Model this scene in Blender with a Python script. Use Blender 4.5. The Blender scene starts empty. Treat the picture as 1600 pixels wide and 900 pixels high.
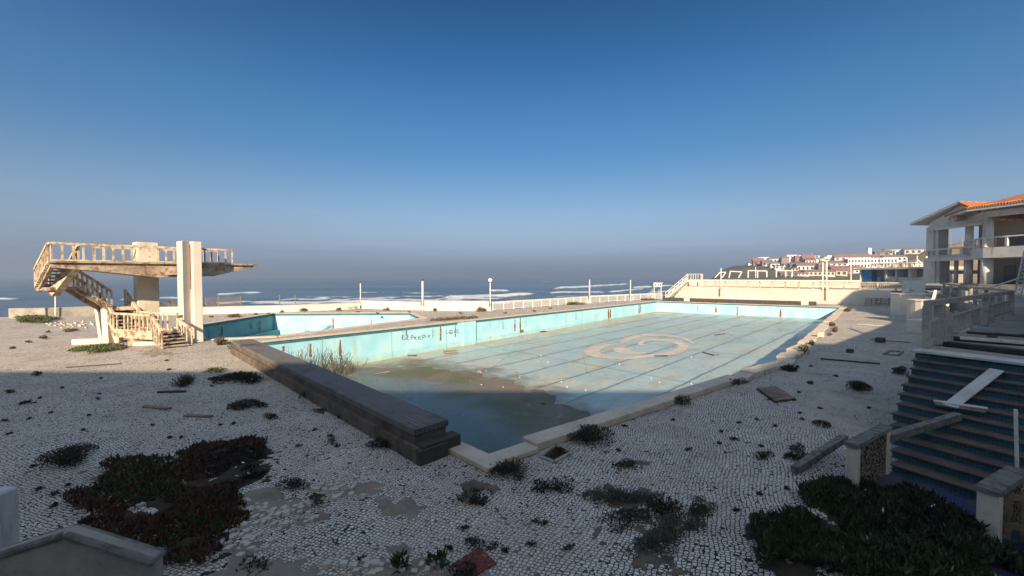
import bpy, bmesh, math, random
import numpy as np
from mathutils import Vector, Matrix, Quaternion
random.seed(7); rng = np.random.default_rng(11)
R = math.radians
scene = bpy.context.scene
col = scene.collection

# ------------------------------------------------------------------ camera
CAM_H = 3.6
cd = bpy.data.cameras.new('camera'); cam = bpy.data.objects.new('camera', cd); col.objects.link(cam)
cd.sensor_width = 36.0; cd.lens = 642.0/1600*36; cd.clip_start = 0.05; cd.clip_end = 60000
cam.location = (0, 0, CAM_H); PITCH = math.atan(18/642.0)
cam.rotation_euler = (math.pi/2-PITCH, 0, 0)
scene.camera = cam

# ------------------------------------------------------------------ sun, sky, exposure
SUN_EL = R(24.5); LH = Vector((0.07, 0.9975, 0)).normalized()       # horizontal travel of the sunlight
LIGHT = Vector((LH.x*math.cos(SUN_EL), LH.y*math.cos(SUN_EL), -math.sin(SUN_EL)))
sd = bpy.data.lights.new('sun', 'SUN'); sun = bpy.data.objects.new('sun', sd); col.objects.link(sun)
sd.energy = 4.4; sd.angle = R(0.9); sd.color = (1.0, 0.80, 0.58)
sun.rotation_euler = LIGHT.to_track_quat('-Z', 'Y').to_euler(); sun.location = (0, -40, 40)
world = bpy.data.worlds.new('World'); scene.world = world; world.use_nodes = True
wt = world.node_tree; wt.nodes.clear()
sky = wt.nodes.new('ShaderNodeTexSky'); sky.sky_type = 'NISHITA'; sky.sun_disc = False
sky.sun_elevation = SUN_EL; sky.sun_rotation = R(184); sky.altitude = 0
sky.air_density = 1.0; sky.dust_density = 1.0; sky.ozone_density = 2.2
tc = wt.nodes.new('ShaderNodeTexCoord'); sx = wt.nodes.new('ShaderNodeSeparateXYZ')
wt.links.new(tc.outputs['Generated'], sx.inputs[0])
rp = wt.nodes.new('ShaderNodeValToRGB'); cr = rp.color_ramp      # grades the sky by elevation: hazy bank low, deep blue higher, unseen zenith brightened to lift the shade
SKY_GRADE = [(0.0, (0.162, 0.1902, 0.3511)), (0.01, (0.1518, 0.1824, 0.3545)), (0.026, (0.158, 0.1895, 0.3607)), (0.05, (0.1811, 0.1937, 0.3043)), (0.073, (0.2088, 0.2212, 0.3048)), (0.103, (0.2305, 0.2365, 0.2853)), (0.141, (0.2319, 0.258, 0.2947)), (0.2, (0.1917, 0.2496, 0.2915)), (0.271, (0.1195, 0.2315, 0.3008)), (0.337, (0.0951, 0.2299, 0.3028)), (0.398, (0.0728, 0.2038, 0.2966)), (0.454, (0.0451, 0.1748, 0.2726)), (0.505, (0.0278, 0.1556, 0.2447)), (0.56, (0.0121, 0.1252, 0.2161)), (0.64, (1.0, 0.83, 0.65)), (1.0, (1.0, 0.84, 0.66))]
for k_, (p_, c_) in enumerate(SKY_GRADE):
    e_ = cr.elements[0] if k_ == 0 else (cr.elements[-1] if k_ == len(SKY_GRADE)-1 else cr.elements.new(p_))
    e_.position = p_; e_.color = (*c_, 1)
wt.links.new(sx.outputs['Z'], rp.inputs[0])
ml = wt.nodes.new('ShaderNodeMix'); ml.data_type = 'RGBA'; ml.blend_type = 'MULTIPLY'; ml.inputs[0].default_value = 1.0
cn = wt.nodes.new('ShaderNodeTexNoise'); cn.inputs['Scale'].default_value = 3.0; cn.inputs['Detail'].default_value = 5; cm = wt.nodes.new('ShaderNodeMapping'); cm.inputs['Scale'].default_value = (0.7, 0.7, 26)
wt.links.new(tc.outputs['Generated'], cm.inputs[0]); wt.links.new(cm.outputs[0], cn.inputs['Vector'])                # faint cloud bank in the low haze
mr = wt.nodes.new('ShaderNodeMapRange'); mr.inputs[1].default_value = 0.45; mr.inputs[2].default_value = 0.72; mr.inputs[3].default_value = 1.0; mr.inputs[4].default_value = 0.86; wt.links.new(cn.outputs[0], mr.inputs[0])
mz = wt.nodes.new('ShaderNodeMapRange'); mz.interpolation_type = 'SMOOTHSTEP'; mz.inputs[1].default_value = 0.05; mz.inputs[2].default_value = 0.10; mz.inputs[3].default_value = 1.0; mz.inputs[4].default_value = 0.0; wt.links.new(sx.outputs['Z'], mz.inputs[0])
mc = wt.nodes.new('ShaderNodeMix'); mc.inputs[2].default_value = 1.0; wt.links.new(mz.outputs[0], mc.inputs[0]); wt.links.new(mr.outputs[0], mc.inputs[3])
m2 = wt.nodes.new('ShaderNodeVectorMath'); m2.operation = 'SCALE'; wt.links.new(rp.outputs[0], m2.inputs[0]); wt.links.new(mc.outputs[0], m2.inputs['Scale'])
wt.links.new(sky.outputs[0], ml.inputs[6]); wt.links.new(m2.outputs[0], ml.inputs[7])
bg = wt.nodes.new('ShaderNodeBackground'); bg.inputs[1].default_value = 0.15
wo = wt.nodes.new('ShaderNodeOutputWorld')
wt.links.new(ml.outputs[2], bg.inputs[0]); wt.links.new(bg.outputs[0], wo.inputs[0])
scene.view_settings.view_transform = 'Standard'; scene.view_settings.look = 'None'
scene.view_settings.gamma = 1; scene.view_settings.exposure = 1.25
scene.cycles.max_bounces = 5; scene.cycles.diffuse_bounces = 3; scene.cycles.glossy_bounces = 3
scene.cycles.transmission_bounces = 3; scene.cycles.transparent_max_bounces = 8; scene.cycles.volume_bounces = 0

# ------------------------------------------------------------------ places
K = math.sqrt(0.5)
def UV(u, v, z=0.0): return Vector(((u-v)*K, (u+v)*K, z))          # pool axes: u along the pool, v across it
cP, sP = math.cos(PITCH), math.sin(PITCH)
def ray(px, py):
    x = (px-800)/642.0; y = (450-py)/642.0
    return Vector((x, cP+y*sP, -sP+y*cP))
def G(px, py, z=0.0):                                               # where a sight line meets a level plane
    r = ray(px, py); t = (z-CAM_H)/r.z
    return Vector((r.x*t, r.y*t, z))
def AT(px, py, d):                                                  # the same at a given distance ahead
    r = ray(px, py); t = d/r.y
    return Vector((r.x*t, d, CAM_H+r.z*t))
def onplane(px, py, p, n):
    r = ray(px, py); o = Vector((0, 0, CAM_H)); t = (p-o).dot(n)/r.dot(n)
    return o+r*t

# ------------------------------------------------------------------ node helpers
class NT:
    def __init__(s, name):
        s.m = bpy.data.materials.new(name); s.m.use_nodes = True; s.t = s.m.node_tree; s.t.nodes.clear()
        s.out = s.t.nodes.new('ShaderNodeOutputMaterial'); s.b = s.t.nodes.new('ShaderNodeBsdfPrincipled')
        s.t.links.new(s.b.outputs[0], s.out.inputs[0]); s.tc = s.t.nodes.new('ShaderNodeNewGeometry'); s.P = s.tc.outputs['Position']
        s.b.inputs['Specular IOR Level'].default_value = 0.3
    def put(s, sock, v):
        if isinstance(v, bpy.types.NodeSocket): s.t.links.new(v, sock)
        else: sock.default_value = v if not (isinstance(v, tuple) and len(v) == 3 and sock.type == 'RGBA') else (*v, 1)
    def noise(s, scale, detail=4, rough=0.55, vec=None, dist=0.0, col=False):
        n = s.t.nodes.new('ShaderNodeTexNoise'); n.inputs['Scale'].default_value = scale; n.inputs['Detail'].default_value = detail
        n.inputs['Roughness'].default_value = rough; n.inputs['Distortion'].default_value = dist
        s.t.links.new(vec or s.P, n.inputs['Vector']); return n.outputs['Color' if col else 'Fac']
    def vor(s, scale, rand=1.0, feat='F1', vec=None, out='Distance'):
        n = s.t.nodes.new('ShaderNodeTexVoronoi'); n.feature = feat; n.inputs['Scale'].default_value = scale
        n.inputs['Randomness'].default_value = rand; s.t.links.new(vec or s.P, n.inputs['Vector']); return n.outputs[out]
    def mp(s, scale=(1, 1, 1), rot=(0, 0, 0), loc=(0, 0, 0), vec=None):
        n = s.t.nodes.new('ShaderNodeMapping'); n.inputs['Scale'].default_value = scale; n.inputs['Rotation'].default_value = rot
        n.inputs['Location'].default_value = loc; s.t.links.new(vec or s.P, n.inputs['Vector']); return n.outputs[0]
    def M(s, op, a, b=0.0, c=None, clamp=False):
        n = s.t.nodes.new('ShaderNodeMath'); n.operation = op; n.use_clamp = clamp; s.put(n.inputs[0], a); s.put(n.inputs[1], b)
        if c is not None: s.put(n.inputs[2], c)
        return n.outputs[0]
    def VM(s, op, a, b):
        n = s.t.nodes.new('ShaderNodeVectorMath'); n.operation = op; s.put(n.inputs[0], a); s.put(n.inputs[1], b)
        return n.outputs['Value'] if op == 'DOT_PRODUCT' else n.outputs[0]
    def step(s, x, a, b):                                           # 0 below a, 1 above b
        n = s.t.nodes.new('ShaderNodeMapRange'); n.interpolation_type = 'SMOOTHSTEP'; s.put(n.inputs[0], x)
        n.inputs[1].default_value = a; n.inputs[2].default_value = b; return n.outputs[0]
    def mix(s, f, a, b):
        n = s.t.nodes.new('ShaderNodeMix'); n.data_type = 'RGBA'; s.put(n.inputs[0], f); s.put(n.inputs[6], a); s.put(n.inputs[7], b); return n.outputs[2]
    def xyz(s, v=None):
        n = s.t.nodes.new('ShaderNodeSeparateXYZ'); s.t.links.new(v or s.P, n.inputs[0]); return n.outputs
    def island(s):
        n = s.t.nodes.new('ShaderNodeNewGeometry'); return n.outputs['Random Per Island']
    def attr(s, name):
        n = s.t.nodes.new('ShaderNodeAttribute'); n.attribute_name = name; return n.outputs['Fac']
    def base(s, c): s.put(s.b.inputs['Base Color'], c); return s
    def rough(s, r): s.put(s.b.inputs['Roughness'], r); return s
    def bump(s, h, strength=0.5, dist=0.02):
        n = s.t.nodes.new('ShaderNodeBump'); n.inputs['Strength'].default_value = strength; n.inputs['Distance'].default_value = dist
        s.t.links.new(h, n.inputs['Height']); s.t.links.new(n.outputs[0], s.b.inputs['Normal']); return s

def weathered(name, c1, c2, stain=None, sc=1.5, rough=0.85, bump=0.3, amount=0.5, streak=False):
    n = NT(name); f = n.step(n.noise(sc, 6, 0.65), 0.38, 0.66); c = n.mix(f, c1, c2)
    fine = n.noise(sc*14, 4, 0.6); c = n.mix(n.M('MULTIPLY', n.step(fine, 0.5, 0.8), 0.45), c, tuple(x*0.55 for x in c1))
    if stain:
        v = n.mp((1, 1, 0.18)) if streak else None
        s_ = n.step(n.noise(sc*2.3, 5, 0.7, vec=v), (0.60-0.12*amount) if amount < 0.8 else 0.47, (0.80-0.08*amount) if amount < 0.8 else 0.62); c = n.mix(n.M('MULTIPLY', s_, 0.85), c, stain)
    n.base(c).rough(rough).bump(fine, bump, 0.01); return n.m

M = {}
# light limestone setts with dark joints, laid in wavering rows
n = NT('limestone_setts')
warp = n.VM('SUBTRACT', n.noise(0.33, 2, 0.5, col=True), (0.5, 0.5, 0.5)); n_s = n.t.nodes.new('ShaderNodeVectorMath'); n_s.operation = 'SCALE'
n.t.links.new(warp, n_s.inputs[0]); n_s.inputs['Scale'].default_value = 0.8
P2 = n.VM('ADD', n.P, n_s.outputs[0]); P2 = n.VM('MULTIPLY', P2, (1, 1, 0)); P2 = n.mp((0.94, 1.16, 1), (0, 0, R(24)), vec=P2)
edge = n.vor(17.5, 0.48, 'DISTANCE_TO_EDGE', P2); cell = n.xyz(n.vor(17.5, 0.48, 'F1', P2, 'Color'))[0]
wear = n.step(n.noise(0.55, 6, 0.65), 0.45, 0.72); fine = n.noise(60, 3, 0.6)
c = n.mix(cell, (0.53, 0.47, 0.40), (0.78, 0.715, 0.63)); c = n.mix(n.M('MULTIPLY', n.step(fine, 0.5, 0.75), 0.35), c, (0.33, 0.28, 0.22))
c = n.mix(n.M('MULTIPLY', wear, 0.4), c, (0.47, 0.395, 0.31))
gw = n.M('ADD', 0.045, n.M('MULTIPLY', n.noise(1.3, 4), 0.115)); joint = n.M('LESS_THAN', edge, gw)
lost = n.M('LESS_THAN', n.M('ADD', cell, n.M('MULTIPLY', n.noise(0.9, 4), -0.62)), -0.36)
joint = n.M('MAXIMUM', joint, lost)
c = n.mix(joint, c, n.mix(n.step(n.noise(0.8, 5), 0.4, 0.75), (0.012, 0.011, 0.010), (0.10, 0.082, 0.06)))
st_ = n.step(n.noise(0.28, 7, 0.68, vec=n.mp(loc=(13, 4, 0))), 0.48, 0.70); c = n.mix(n.M('MULTIPLY', st_, 0.30), c, (0.17, 0.14, 0.11)); st2 = n.step(n.noise(0.16, 5, 0.6, vec=n.mp(loc=(3, 44, 0))), 0.52, 0.66); c = n.mix(n.M('MULTIPLY', st2, 0.35), c, (0.46, 0.375, 0.28))
n.base(c).rough(0.8).bump(n.M('ADD', n.M('MINIMUM', edge, 0.2), n.M('MULTIPLY', fine, 0.05)), 0.9, 0.05); M['setts'] = n.m
M['sett_stone'] = weathered('limestone_sett', (0.56, 0.50, 0.43), (0.42, 0.37, 0.31), (0.25, 0.21, 0.16), 4, 0.85, 0.4)
M['sand'] = weathered('sand', (0.27, 0.225, 0.175), (0.19, 0.155, 0.12), (0.12, 0.10, 0.07), 1.2, 0.95, 0.6)
M['leafsoil'] = weathered('dark_leaf_litter', (0.05, 0.035, 0.022), (0.03, 0.026, 0.018), (0.08, 0.05, 0.03), 6, 0.95, 1.0)
M['soil'] = weathered('dry_soil', (0.17, 0.135, 0.10), (0.10, 0.08, 0.06), (0.05, 0.045, 0.035), 5, 0.95, 0.9)
M['paint'] = weathered('weathered_white_paint', (0.66, 0.59, 0.49), (0.54, 0.46, 0.36), (0.32, 0.22, 0.13), 1.1, 0.8, 0.35, 0.55, True)
M['white_wall'] = weathered('white_wall_paint', (0.64, 0.585, 0.51), (0.57, 0.51, 0.43), (0.48, 0.38, 0.28), 0.5, 0.85, 0.2, 0.15, True)
M['tower'] = weathered('flaking_cream_paint', (0.60, 0.51, 0.38), (0.47, 0.39, 0.28), (0.23, 0.13, 0.065), 1.7, 0.85, 0.4, 0.95, False)
M['slab'] = weathered('rusting_concrete', (0.44, 0.36, 0.27), (0.25, 0.19, 0.135), (0.16, 0.075, 0.035), 1.6, 0.9, 0.6, 0.8, False)
M['concrete'] = weathered('grey_concrete', (0.36, 0.33, 0.28), (0.25, 0.225, 0.19), (0.10, 0.09, 0.075), 1.3, 0.9, 0.7, 0.7, False)
M['lichen'] = weathered('lichen_concrete', (0.20, 0.19, 0.17), (0.10, 0.095, 0.085), (0.34, 0.33, 0.30), 7, 0.95, 1.0, 0.7, False)
M['facade'] = weathered('grey_facade', (0.58, 0.57, 0.545), (0.48, 0.47, 0.445), (0.20, 0.18, 0.155), 0.9, 0.85, 0.3, 0.55, True)
M['coping'] = weathered('stone_coping', (0.60, 0.50, 0.39), (0.48, 0.40, 0.31), (0.24, 0.19, 0.14), 1.6, 0.85, 0.5, 0.5)
M['metal'] = weathered('white_metal', (0.72, 0.69, 0.63), (0.60, 0.55, 0.47), (0.32, 0.18, 0.09), 3, 0.6, 0.2, 0.3)
M['rust'] = weathered('rust', (0.24, 0.125, 0.045), (0.13, 0.06, 0.022), (0.36, 0.27, 0.14), 5, 0.95, 0.5)
M['dark'] = weathered('charred_dark', (0.030, 0.028, 0.026), (0.05, 0.046, 0.042), None, 3, 0.9)
M['board'] = weathered('white_board', (0.55, 0.53, 0.48), (0.42, 0.40, 0.36), (0.2, 0.18, 0.15), 2, 0.7, 0.2, 0.4)
M['blue'] = weathered('blue_paint', (0.03, 0.19, 0.40), (0.02, 0.13, 0.30), None, 1, 0.6)
M['blue_floor'] = weathered('blue_floor_paint', (0.02, 0.04, 0.10), (0.035, 0.045, 0.07), (0.08, 0.06, 0.045), 2.2, 0.7, 0.3, 0.9)
M['glass'] = weathered('dark_window', (0.035, 0.04, 0.045), (0.06, 0.065, 0.07), None, 1, 0.25)
M['rock'] = weathered('rock', (0.12, 0.10, 0.08), (0.06, 0.05, 0.045), (0.2, 0.17, 0.13), 0.8, 0.95, 1.0)
M['beach'] = weathered('wet_sand', (0.30, 0.24, 0.17), (0.22, 0.17, 0.12), None, 0.05, 0.8)
M['hill'] = weathered('scrub_hillside', (0.13, 0.105, 0.07), (0.075, 0.065, 0.045), (0.045, 0.05, 0.03), 0.035, 0.95, 0.4, 0.9)
M['slope'] = weathered('dry_grass_slope', (0.20, 0.155, 0.10), (0.13, 0.10, 0.065), (0.07, 0.065, 0.04), 0.2, 0.95, 0.4, 0.6)
M['red'] = weathered('red_tile_plate', (0.16, 0.035, 0.025), (0.09, 0.03, 0.025), (0.36, 0.28, 0.24), 9, 0.8, 0.4, 0.7)
M['globe'] = weathered('opal_glass', (0.80, 0.79, 0.76), (0.74, 0.72, 0.68), None, 2, 0.2)
M['tread'] = weathered('brown_tread', (0.115, 0.082, 0.068), (0.065, 0.05, 0.043), (0.035, 0.03, 0.025), 3, 0.7, 0.5, 0.6)
M['blackpaint'] = weathered('marker_paint', (0.07, 0.055, 0.10), (0.05, 0.035, 0.07), None, 3, 0.6)
M['emblem'] = weathered('salmon_emblem', (0.50, 0.44, 0.375), (0.40, 0.325, 0.27), (0.30, 0.38, 0.37), 0.9, 0.85, 0.2, 1.3)

# boards of weathered timber, grain along x of the given turn
def timber(name, turn, c1, c2, w=0.12):
    n = NT(name); q = n.mp((1, 1, 1), (0, 0, -turn)); X = n.xyz(q)
    bid = n.M('FLOOR', n.M('DIVIDE', X[1], w)); fr = n.M('FRACT', n.M('DIVIDE', X[1], w))
    wn = n.t.nodes.new('ShaderNodeTexWhiteNoise'); wn.noise_dimensions = '1D'; n.t.links.new(bid, wn.inputs['W'])
    g = n.noise(3, 6, 0.7, vec=n.mp((0.35, 9, 9), vec=q)); c = n.mix(g, c1, c2)
    c = n.mix(n.M('MULTIPLY', wn.outputs[0], 0.6), c, tuple(x*0.45 for x in c1))
    gap = n.M('LESS_THAN', fr, 0.09); c = n.mix(gap, c, (0.012, 0.011, 0.010)); c = n.mix(n.step(n.noise(0.8, 5, .7), .5, .75), c, tuple(x*0.55 for x in c2))
    n.base(c).rough(0.75).bump(n.M('SUBTRACT', g, n.M('MULTIPLY', gap, 2.0)), 0.6, 0.012); return n.m
M['deckwood'] = timber('grey_deck_boards', R(135), (0.27, 0.25, 0.235), (0.055, 0.047, 0.042), 0.105)
M['sidewood'] = weathered('timber_side_boards', (0.16, 0.125, 0.095), (0.075, 0.058, 0.045), (0.03, 0.025, 0.02), 1.4, 0.85, 0.6, 0.6)
M['oldwood'] = weathered('old_wood', (0.26, 0.20, 0.13), (0.15, 0.115, 0.08), (0.06, 0.05, 0.04), 2.5, 0.85, 0.6, 0.6)
M['darkwood'] = weathered('dark_wood', (0.075, 0.06, 0.05), (0.045, 0.038, 0.033), None, 3, 0.85)

M['oldpaint'] = weathered('worn_railing_paint', (0.42, 0.385, 0.33), (0.30, 0.27, 0.225), (0.12, 0.10, 0.08), 2.2, 0.9, 0.6, 0.6)
# pool tiles: pale turquoise, streaked and mouldy
def pooltile(name, c1, c2):
    n = NT(name); f = n.step(n.noise(0.9, 6, 0.6), 0.35, 0.7); c = n.mix(f, c1, c2)
    st = n.step(n.noise(2.2, 4, 0.6, vec=n.mp((1, 1, 0.09))), 0.52, 0.75); c = n.mix(n.M('MULTIPLY', st, 0.35), c, (0.28, 0.36, 0.30))
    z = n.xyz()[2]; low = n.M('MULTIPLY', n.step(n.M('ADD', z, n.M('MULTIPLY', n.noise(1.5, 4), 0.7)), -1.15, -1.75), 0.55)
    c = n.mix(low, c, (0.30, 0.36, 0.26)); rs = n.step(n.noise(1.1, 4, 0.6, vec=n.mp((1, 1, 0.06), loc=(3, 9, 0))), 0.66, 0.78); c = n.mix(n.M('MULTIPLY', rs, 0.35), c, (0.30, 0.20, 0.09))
    UJ = n.M('FRACT', n.M('DIVIDE', n.VM('DOT_PRODUCT', n.P, (K, K, 0)), 4.66)); c = n.mix(n.M('MULTIPLY', n.M('LESS_THAN', UJ, 0.011), 0.6), c, (0.12, 0.22, 0.22)); pe = n.step(n.noise(1.6, 8, .75, vec=n.mp(loc=(5, 8, 1))), .62, .66); c = n.mix(n.M('MULTIPLY', pe, .5), c, (0.52, 0.58, 0.55)); sp = n.M('LESS_THAN', n.vor(3.2), 0.05); c = n.mix(sp, c, (0.10, 0.13, 0.12))
    n.base(c).rough(0.45).bump(n.noise(25, 3), 0.15, 0.01); return n.m
M['tile'] = pooltile('turquoise_tile', (0.27, 0.54, 0.64), (0.38, 0.62, 0.67))
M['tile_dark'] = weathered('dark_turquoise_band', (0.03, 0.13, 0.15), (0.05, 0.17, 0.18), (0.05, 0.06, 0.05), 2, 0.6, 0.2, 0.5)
M['tile_shaded'] = weathered('shaded_turquoise_tile', (0.07, 0.27, 0.33), (0.10, 0.32, 0.36), (0.10, 0.14, 0.12), 1.2, 0.5, 0.2, 0.4, True)  # darker copy of the pool tile; the unlit side's shade is in its colour
n = NT('pool_floor_tile'); U = n.VM('DOT_PRODUCT', n.P, (K, K, 0)); V = n.VM('DOT_PRODUCT', n.P, (-K, K, 0))
big = n.step(n.noise(0.22, 6, 0.62), 0.36, 0.66); c = n.mix(big, (0.31, 0.395, 0.385), (0.245, 0.355, 0.37))
pt = n.vor(0.42, 1.0, 'F1', n.mp((1, 1, 0), (0, 0, R(45))), 'Color'); c = n.mix(n.M('MULTIPLY', n.xyz(pt)[0], 0.32), c, (0.40, 0.45, 0.41))
tan_ = n.step(n.noise(0.35, 7, 0.7, vec=n.mp((1.0, 1.0, 1), (0, 0, R(-45)), (4, 2, 0))), 0.47, 0.70); c = n.mix(n.M('MULTIPLY', tan_, 0.55), c, (0.38, 0.35, 0.265))
dirt = n.step(n.noise(2.4, 6, 0.7), 0.55, 0.78); c = n.mix(n.M('MULTIPLY', dirt, 0.5), c, (0.20, 0.19, 0.15))
wob = n.M('MULTIPLY', n.M('SUBTRACT', n.noise(0.5, 3), 0.5), 0.25)
lv = n.M('ABSOLUTE', n.M('SUBTRACT', n.M('FRACT', n.M('DIVIDE', n.M('ADD', n.M('SUBTRACT', V, 6.05), wob), 2.5)), 0.0))
lane = n.M('LESS_THAN', lv, 0.065); lane = n.M('MULTIPLY', lane, n.step(n.noise(1.1, 4), 0.22, 0.42)); c = n.mix(n.M('MULTIPLY', lane, 0.75), c, (0.085, 0.10, 0.09))
lv2 = n.M('FRACT', n.M('DIVIDE', n.M('ADD', n.M('SUBTRACT', V, 5.75), wob), 2.5)); halo = n.M('MULTIPLY', n.M('LESS_THAN', lv2, 0.30), n.step(n.noise(0.6, 5, .7), .48, .66))
c = n.mix(n.M('MULTIPLY', halo, 0.4), c, (0.20, 0.19, 0.14))
ju = n.M('FRACT', n.M('DIVIDE', n.M('SUBTRACT', U, 21.55), 9.3)); c = n.mix(n.M('MULTIPLY', n.M('LESS_THAN', ju, 0.012), 0.7), c, (0.06, 0.13, 0.12))
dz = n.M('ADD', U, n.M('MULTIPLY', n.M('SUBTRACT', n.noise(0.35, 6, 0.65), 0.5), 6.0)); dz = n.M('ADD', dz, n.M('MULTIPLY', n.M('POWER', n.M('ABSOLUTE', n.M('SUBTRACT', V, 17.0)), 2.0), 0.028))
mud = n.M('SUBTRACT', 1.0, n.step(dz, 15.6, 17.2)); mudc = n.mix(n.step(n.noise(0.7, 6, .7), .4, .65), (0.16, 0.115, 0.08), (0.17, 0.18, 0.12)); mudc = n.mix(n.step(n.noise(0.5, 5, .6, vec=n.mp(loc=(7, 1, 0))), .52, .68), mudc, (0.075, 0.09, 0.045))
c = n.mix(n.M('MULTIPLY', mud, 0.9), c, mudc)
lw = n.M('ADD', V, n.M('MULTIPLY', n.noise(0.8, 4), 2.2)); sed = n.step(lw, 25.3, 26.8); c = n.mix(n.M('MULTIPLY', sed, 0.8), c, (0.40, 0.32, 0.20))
sq = n.mp((0.22, 1, 1), vec=n.mp((1, 1, 1), (0, 0, R(-45)))); sk = n.step(n.noise(0.75, 8, 0.7, vec=sq), 0.50, 0.66); c = n.mix(n.M('MULTIPLY', sk, 0.5), c, (0.30, 0.265, 0.185)); sk2 = n.step(n.noise(1.5, 8, 0.74, vec=n.mp(loc=(11, 3, 0), vec=sq)), 0.54, 0.66); c = n.mix(n.M('MULTIPLY', sk2, 0.5), c, (0.17, 0.20, 0.17))
ck = n.vor(0.16, 1.0, 'DISTANCE_TO_EDGE', n.VM('ADD', n.P, n.noise(0.7, 5, .7, col=True))); c = n.mix(n.M('MULTIPLY', n.M('LESS_THAN', ck, 0.0035), 0.6), c, (0.10, 0.10, 0.08)); wsh = n.step(n.noise(1.1, 9, 0.8, vec=n.mp(loc=(2, 7, 0))), 0.56, 0.64); c = n.mix(n.M('MULTIPLY', wsh, 0.38), c, (0.47, 0.50, 0.46)); mold = n.step(n.noise(0.6, 9, 0.78, vec=n.mp(loc=(22, 7, 0))), 0.56, 0.66); c = n.mix(n.M('MULTIPLY', mold, 0.45), c, (0.21, 0.23, 0.17))
n.base(c).rough(n.M('ADD', 0.32, n.M('MULTIPLY', tan_, 0.4))).bump(n.noise(9, 5, .7), 0.25, 0.02); M['pool_floor'] = n.m
n = NT('stagnant_water'); U = n.VM('DOT_PRODUCT', n.P, (K, K, 0)); V = n.VM('DOT_PRODUCT', n.P, (-K, K, 0))
sc_ = n.step(n.noise(0.55, 9, 0.78, dist=0.5, vec=n.mp((1, 1, 1), (0, 0, R(20)))), 0.54, 0.66); sc2 = n.step(n.noise(2.6, 6, 0.75), 0.56, 0.70)
dz = n.M('ADD', U, n.M('MULTIPLY', n.M('SUBTRACT', n.noise(0.45, 6, 0.65), 0.5), 6.0)); film = n.step(n.M('ADD', dz, n.M('MULTIPLY', n.M('ABSOLUTE', n.M('SUBTRACT', V, 17.0)), 0.22)), 10.5, 14.5)
al = n.step(n.noise(0.4, 6, 0.6, vec=n.mp(loc=(9, 3, 0))), 0.46, 0.62)
c = n.mix(al, (0.085, 0.112, 0.118), (0.075, 0.092, 0.070)); c = n.mix(n.M('MULTIPLY', film, 0.85), c, n.mix(al, (0.17, 0.135, 0.105), (0.11, 0.115, 0.065)))
c = n.mix(n.M('MULTIPLY', n.M('MULTIPLY', sc_, n.M('ADD', 0.4, sc2)), 0.8), c, (0.33, 0.33, 0.29))
n.base(c).rough(n.M('ADD', 0.26, n.M('MULTIPLY', n.M('MAXIMUM', film, sc_), 0.4))).bump(n.noise(6, 4), 0.10, 0.02); n.b.inputs['Specular IOR Level'].default_value = 0.16; M['puddle'] = n.m
# small blue tiles on stair risers
n = NT('blue_riser_tile'); e1x = n.VM('DOT_PRODUCT', n.P, (-0.455, 0.89, 0)); X = n.xyz()
ga = n.M('LESS_THAN', n.M('FRACT', n.M('DIVIDE', e1x, 0.06)), 0.14); gb = n.M('LESS_THAN', n.M('FRACT', n.M('DIVIDE', X[2], 0.045)), 0.14)
c = n.mix(n.noise(1.7, 5, .65), (0.024, 0.095, 0.130), (0.048, 0.160, 0.20)); c = n.mix(n.M('MAXIMUM', ga, gb), c, (0.02, 0.04, 0.05)); c = n.mix(n.M('MULTIPLY', n.step(n.noise(1.3, 6, .75, vec=n.mp((1, 1, 3))), .46, .68), .8), c, (0.035, 0.038, 0.036)); c = n.mix(n.step(n.noise(5, 5, .7), .58, .68), c, (0.07, 0.065, 0.055))
n.base(c).rough(0.35); M['riser'] = n.m
n = NT('pebble_dash'); e = n.vor(26, 1.0, 'DISTANCE_TO_EDGE'); cc = n.xyz(n.vor(26, 1.0, 'F1', None, 'Color'))[0]
c = n.mix(cc, (0.50, 0.40, 0.28), (0.32, 0.25, 0.17)); hole = n.M('LESS_THAN', e, 0.11); c = n.mix(hole, c, (0.035, 0.028, 0.02)); c = n.mix(n.M('LESS_THAN', cc, 0.22), c, (0.03, 0.025, 0.02))
n.base(c).rough(0.9).bump(n.M('MINIMUM', e, 0.2), 1.0, 0.06); M['pebble'] = n.m
n = NT('pierced_blockwork'); e = n.vor(3.2, 0.25, 'DISTANCE_TO_EDGE'); c = n.mix(n.noise(3, 4), (0.42, 0.38, 0.32), (0.32, 0.285, 0.24)); c = n.mix(n.M('GREATER_THAN', e, 0.2), c, (0.05, 0.045, 0.04)); n.base(c).rough(0.9); M['vent'] = n.m
# clay roof
n = NT('clay_roof_tiles'); X = n.xyz(); w1 = n.M('SINE', n.M('MULTIPLY', n.M('ADD', X[1], n.M('MULTIPLY', X[0], 0.1)), 26.0)); c = n.mix(n.noise(1.2, 6, .7), (0.46, 0.17, 0.06), (0.36, 0.125, 0.045))
c = n.mix(n.M('MULTIPLY', n.step(w1, 0.2, -0.9), 0.55), c, (0.16, 0.05, 0.02)); n.base(c).rough(0.8).bump(w1, 0.8, 0.05); M['roof'] = n.m
M['roof_far'] = weathered('faded_roof_tiles', (0.27, 0.155, 0.12), (0.22, 0.13, 0.105), (0.15, 0.11, 0.095), 0.3, 0.9, 0.1, 0.5)
M['roof_grey'] = weathered('grey_roof', (0.20, 0.17, 0.15), (0.14, 0.12, 0.11), None, 0.3, 0.9, 0.1)
M['wall_far'] = weathered('whitewash', (0.84, 0.82, 0.79), (0.76, 0.73, 0.69), None, 0.2, 0.9, 0.0)
M['wall_cream'] = weathered('cream_render', (0.60, 0.53, 0.42), (0.52, 0.45, 0.35), None, 0.2, 0.9, 0.0)
M['wall_grey'] = weathered('grey_render', (0.27, 0.24, 0.22), (0.20, 0.18, 0.165), None, 0.2, 0.9, 0.0)
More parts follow.
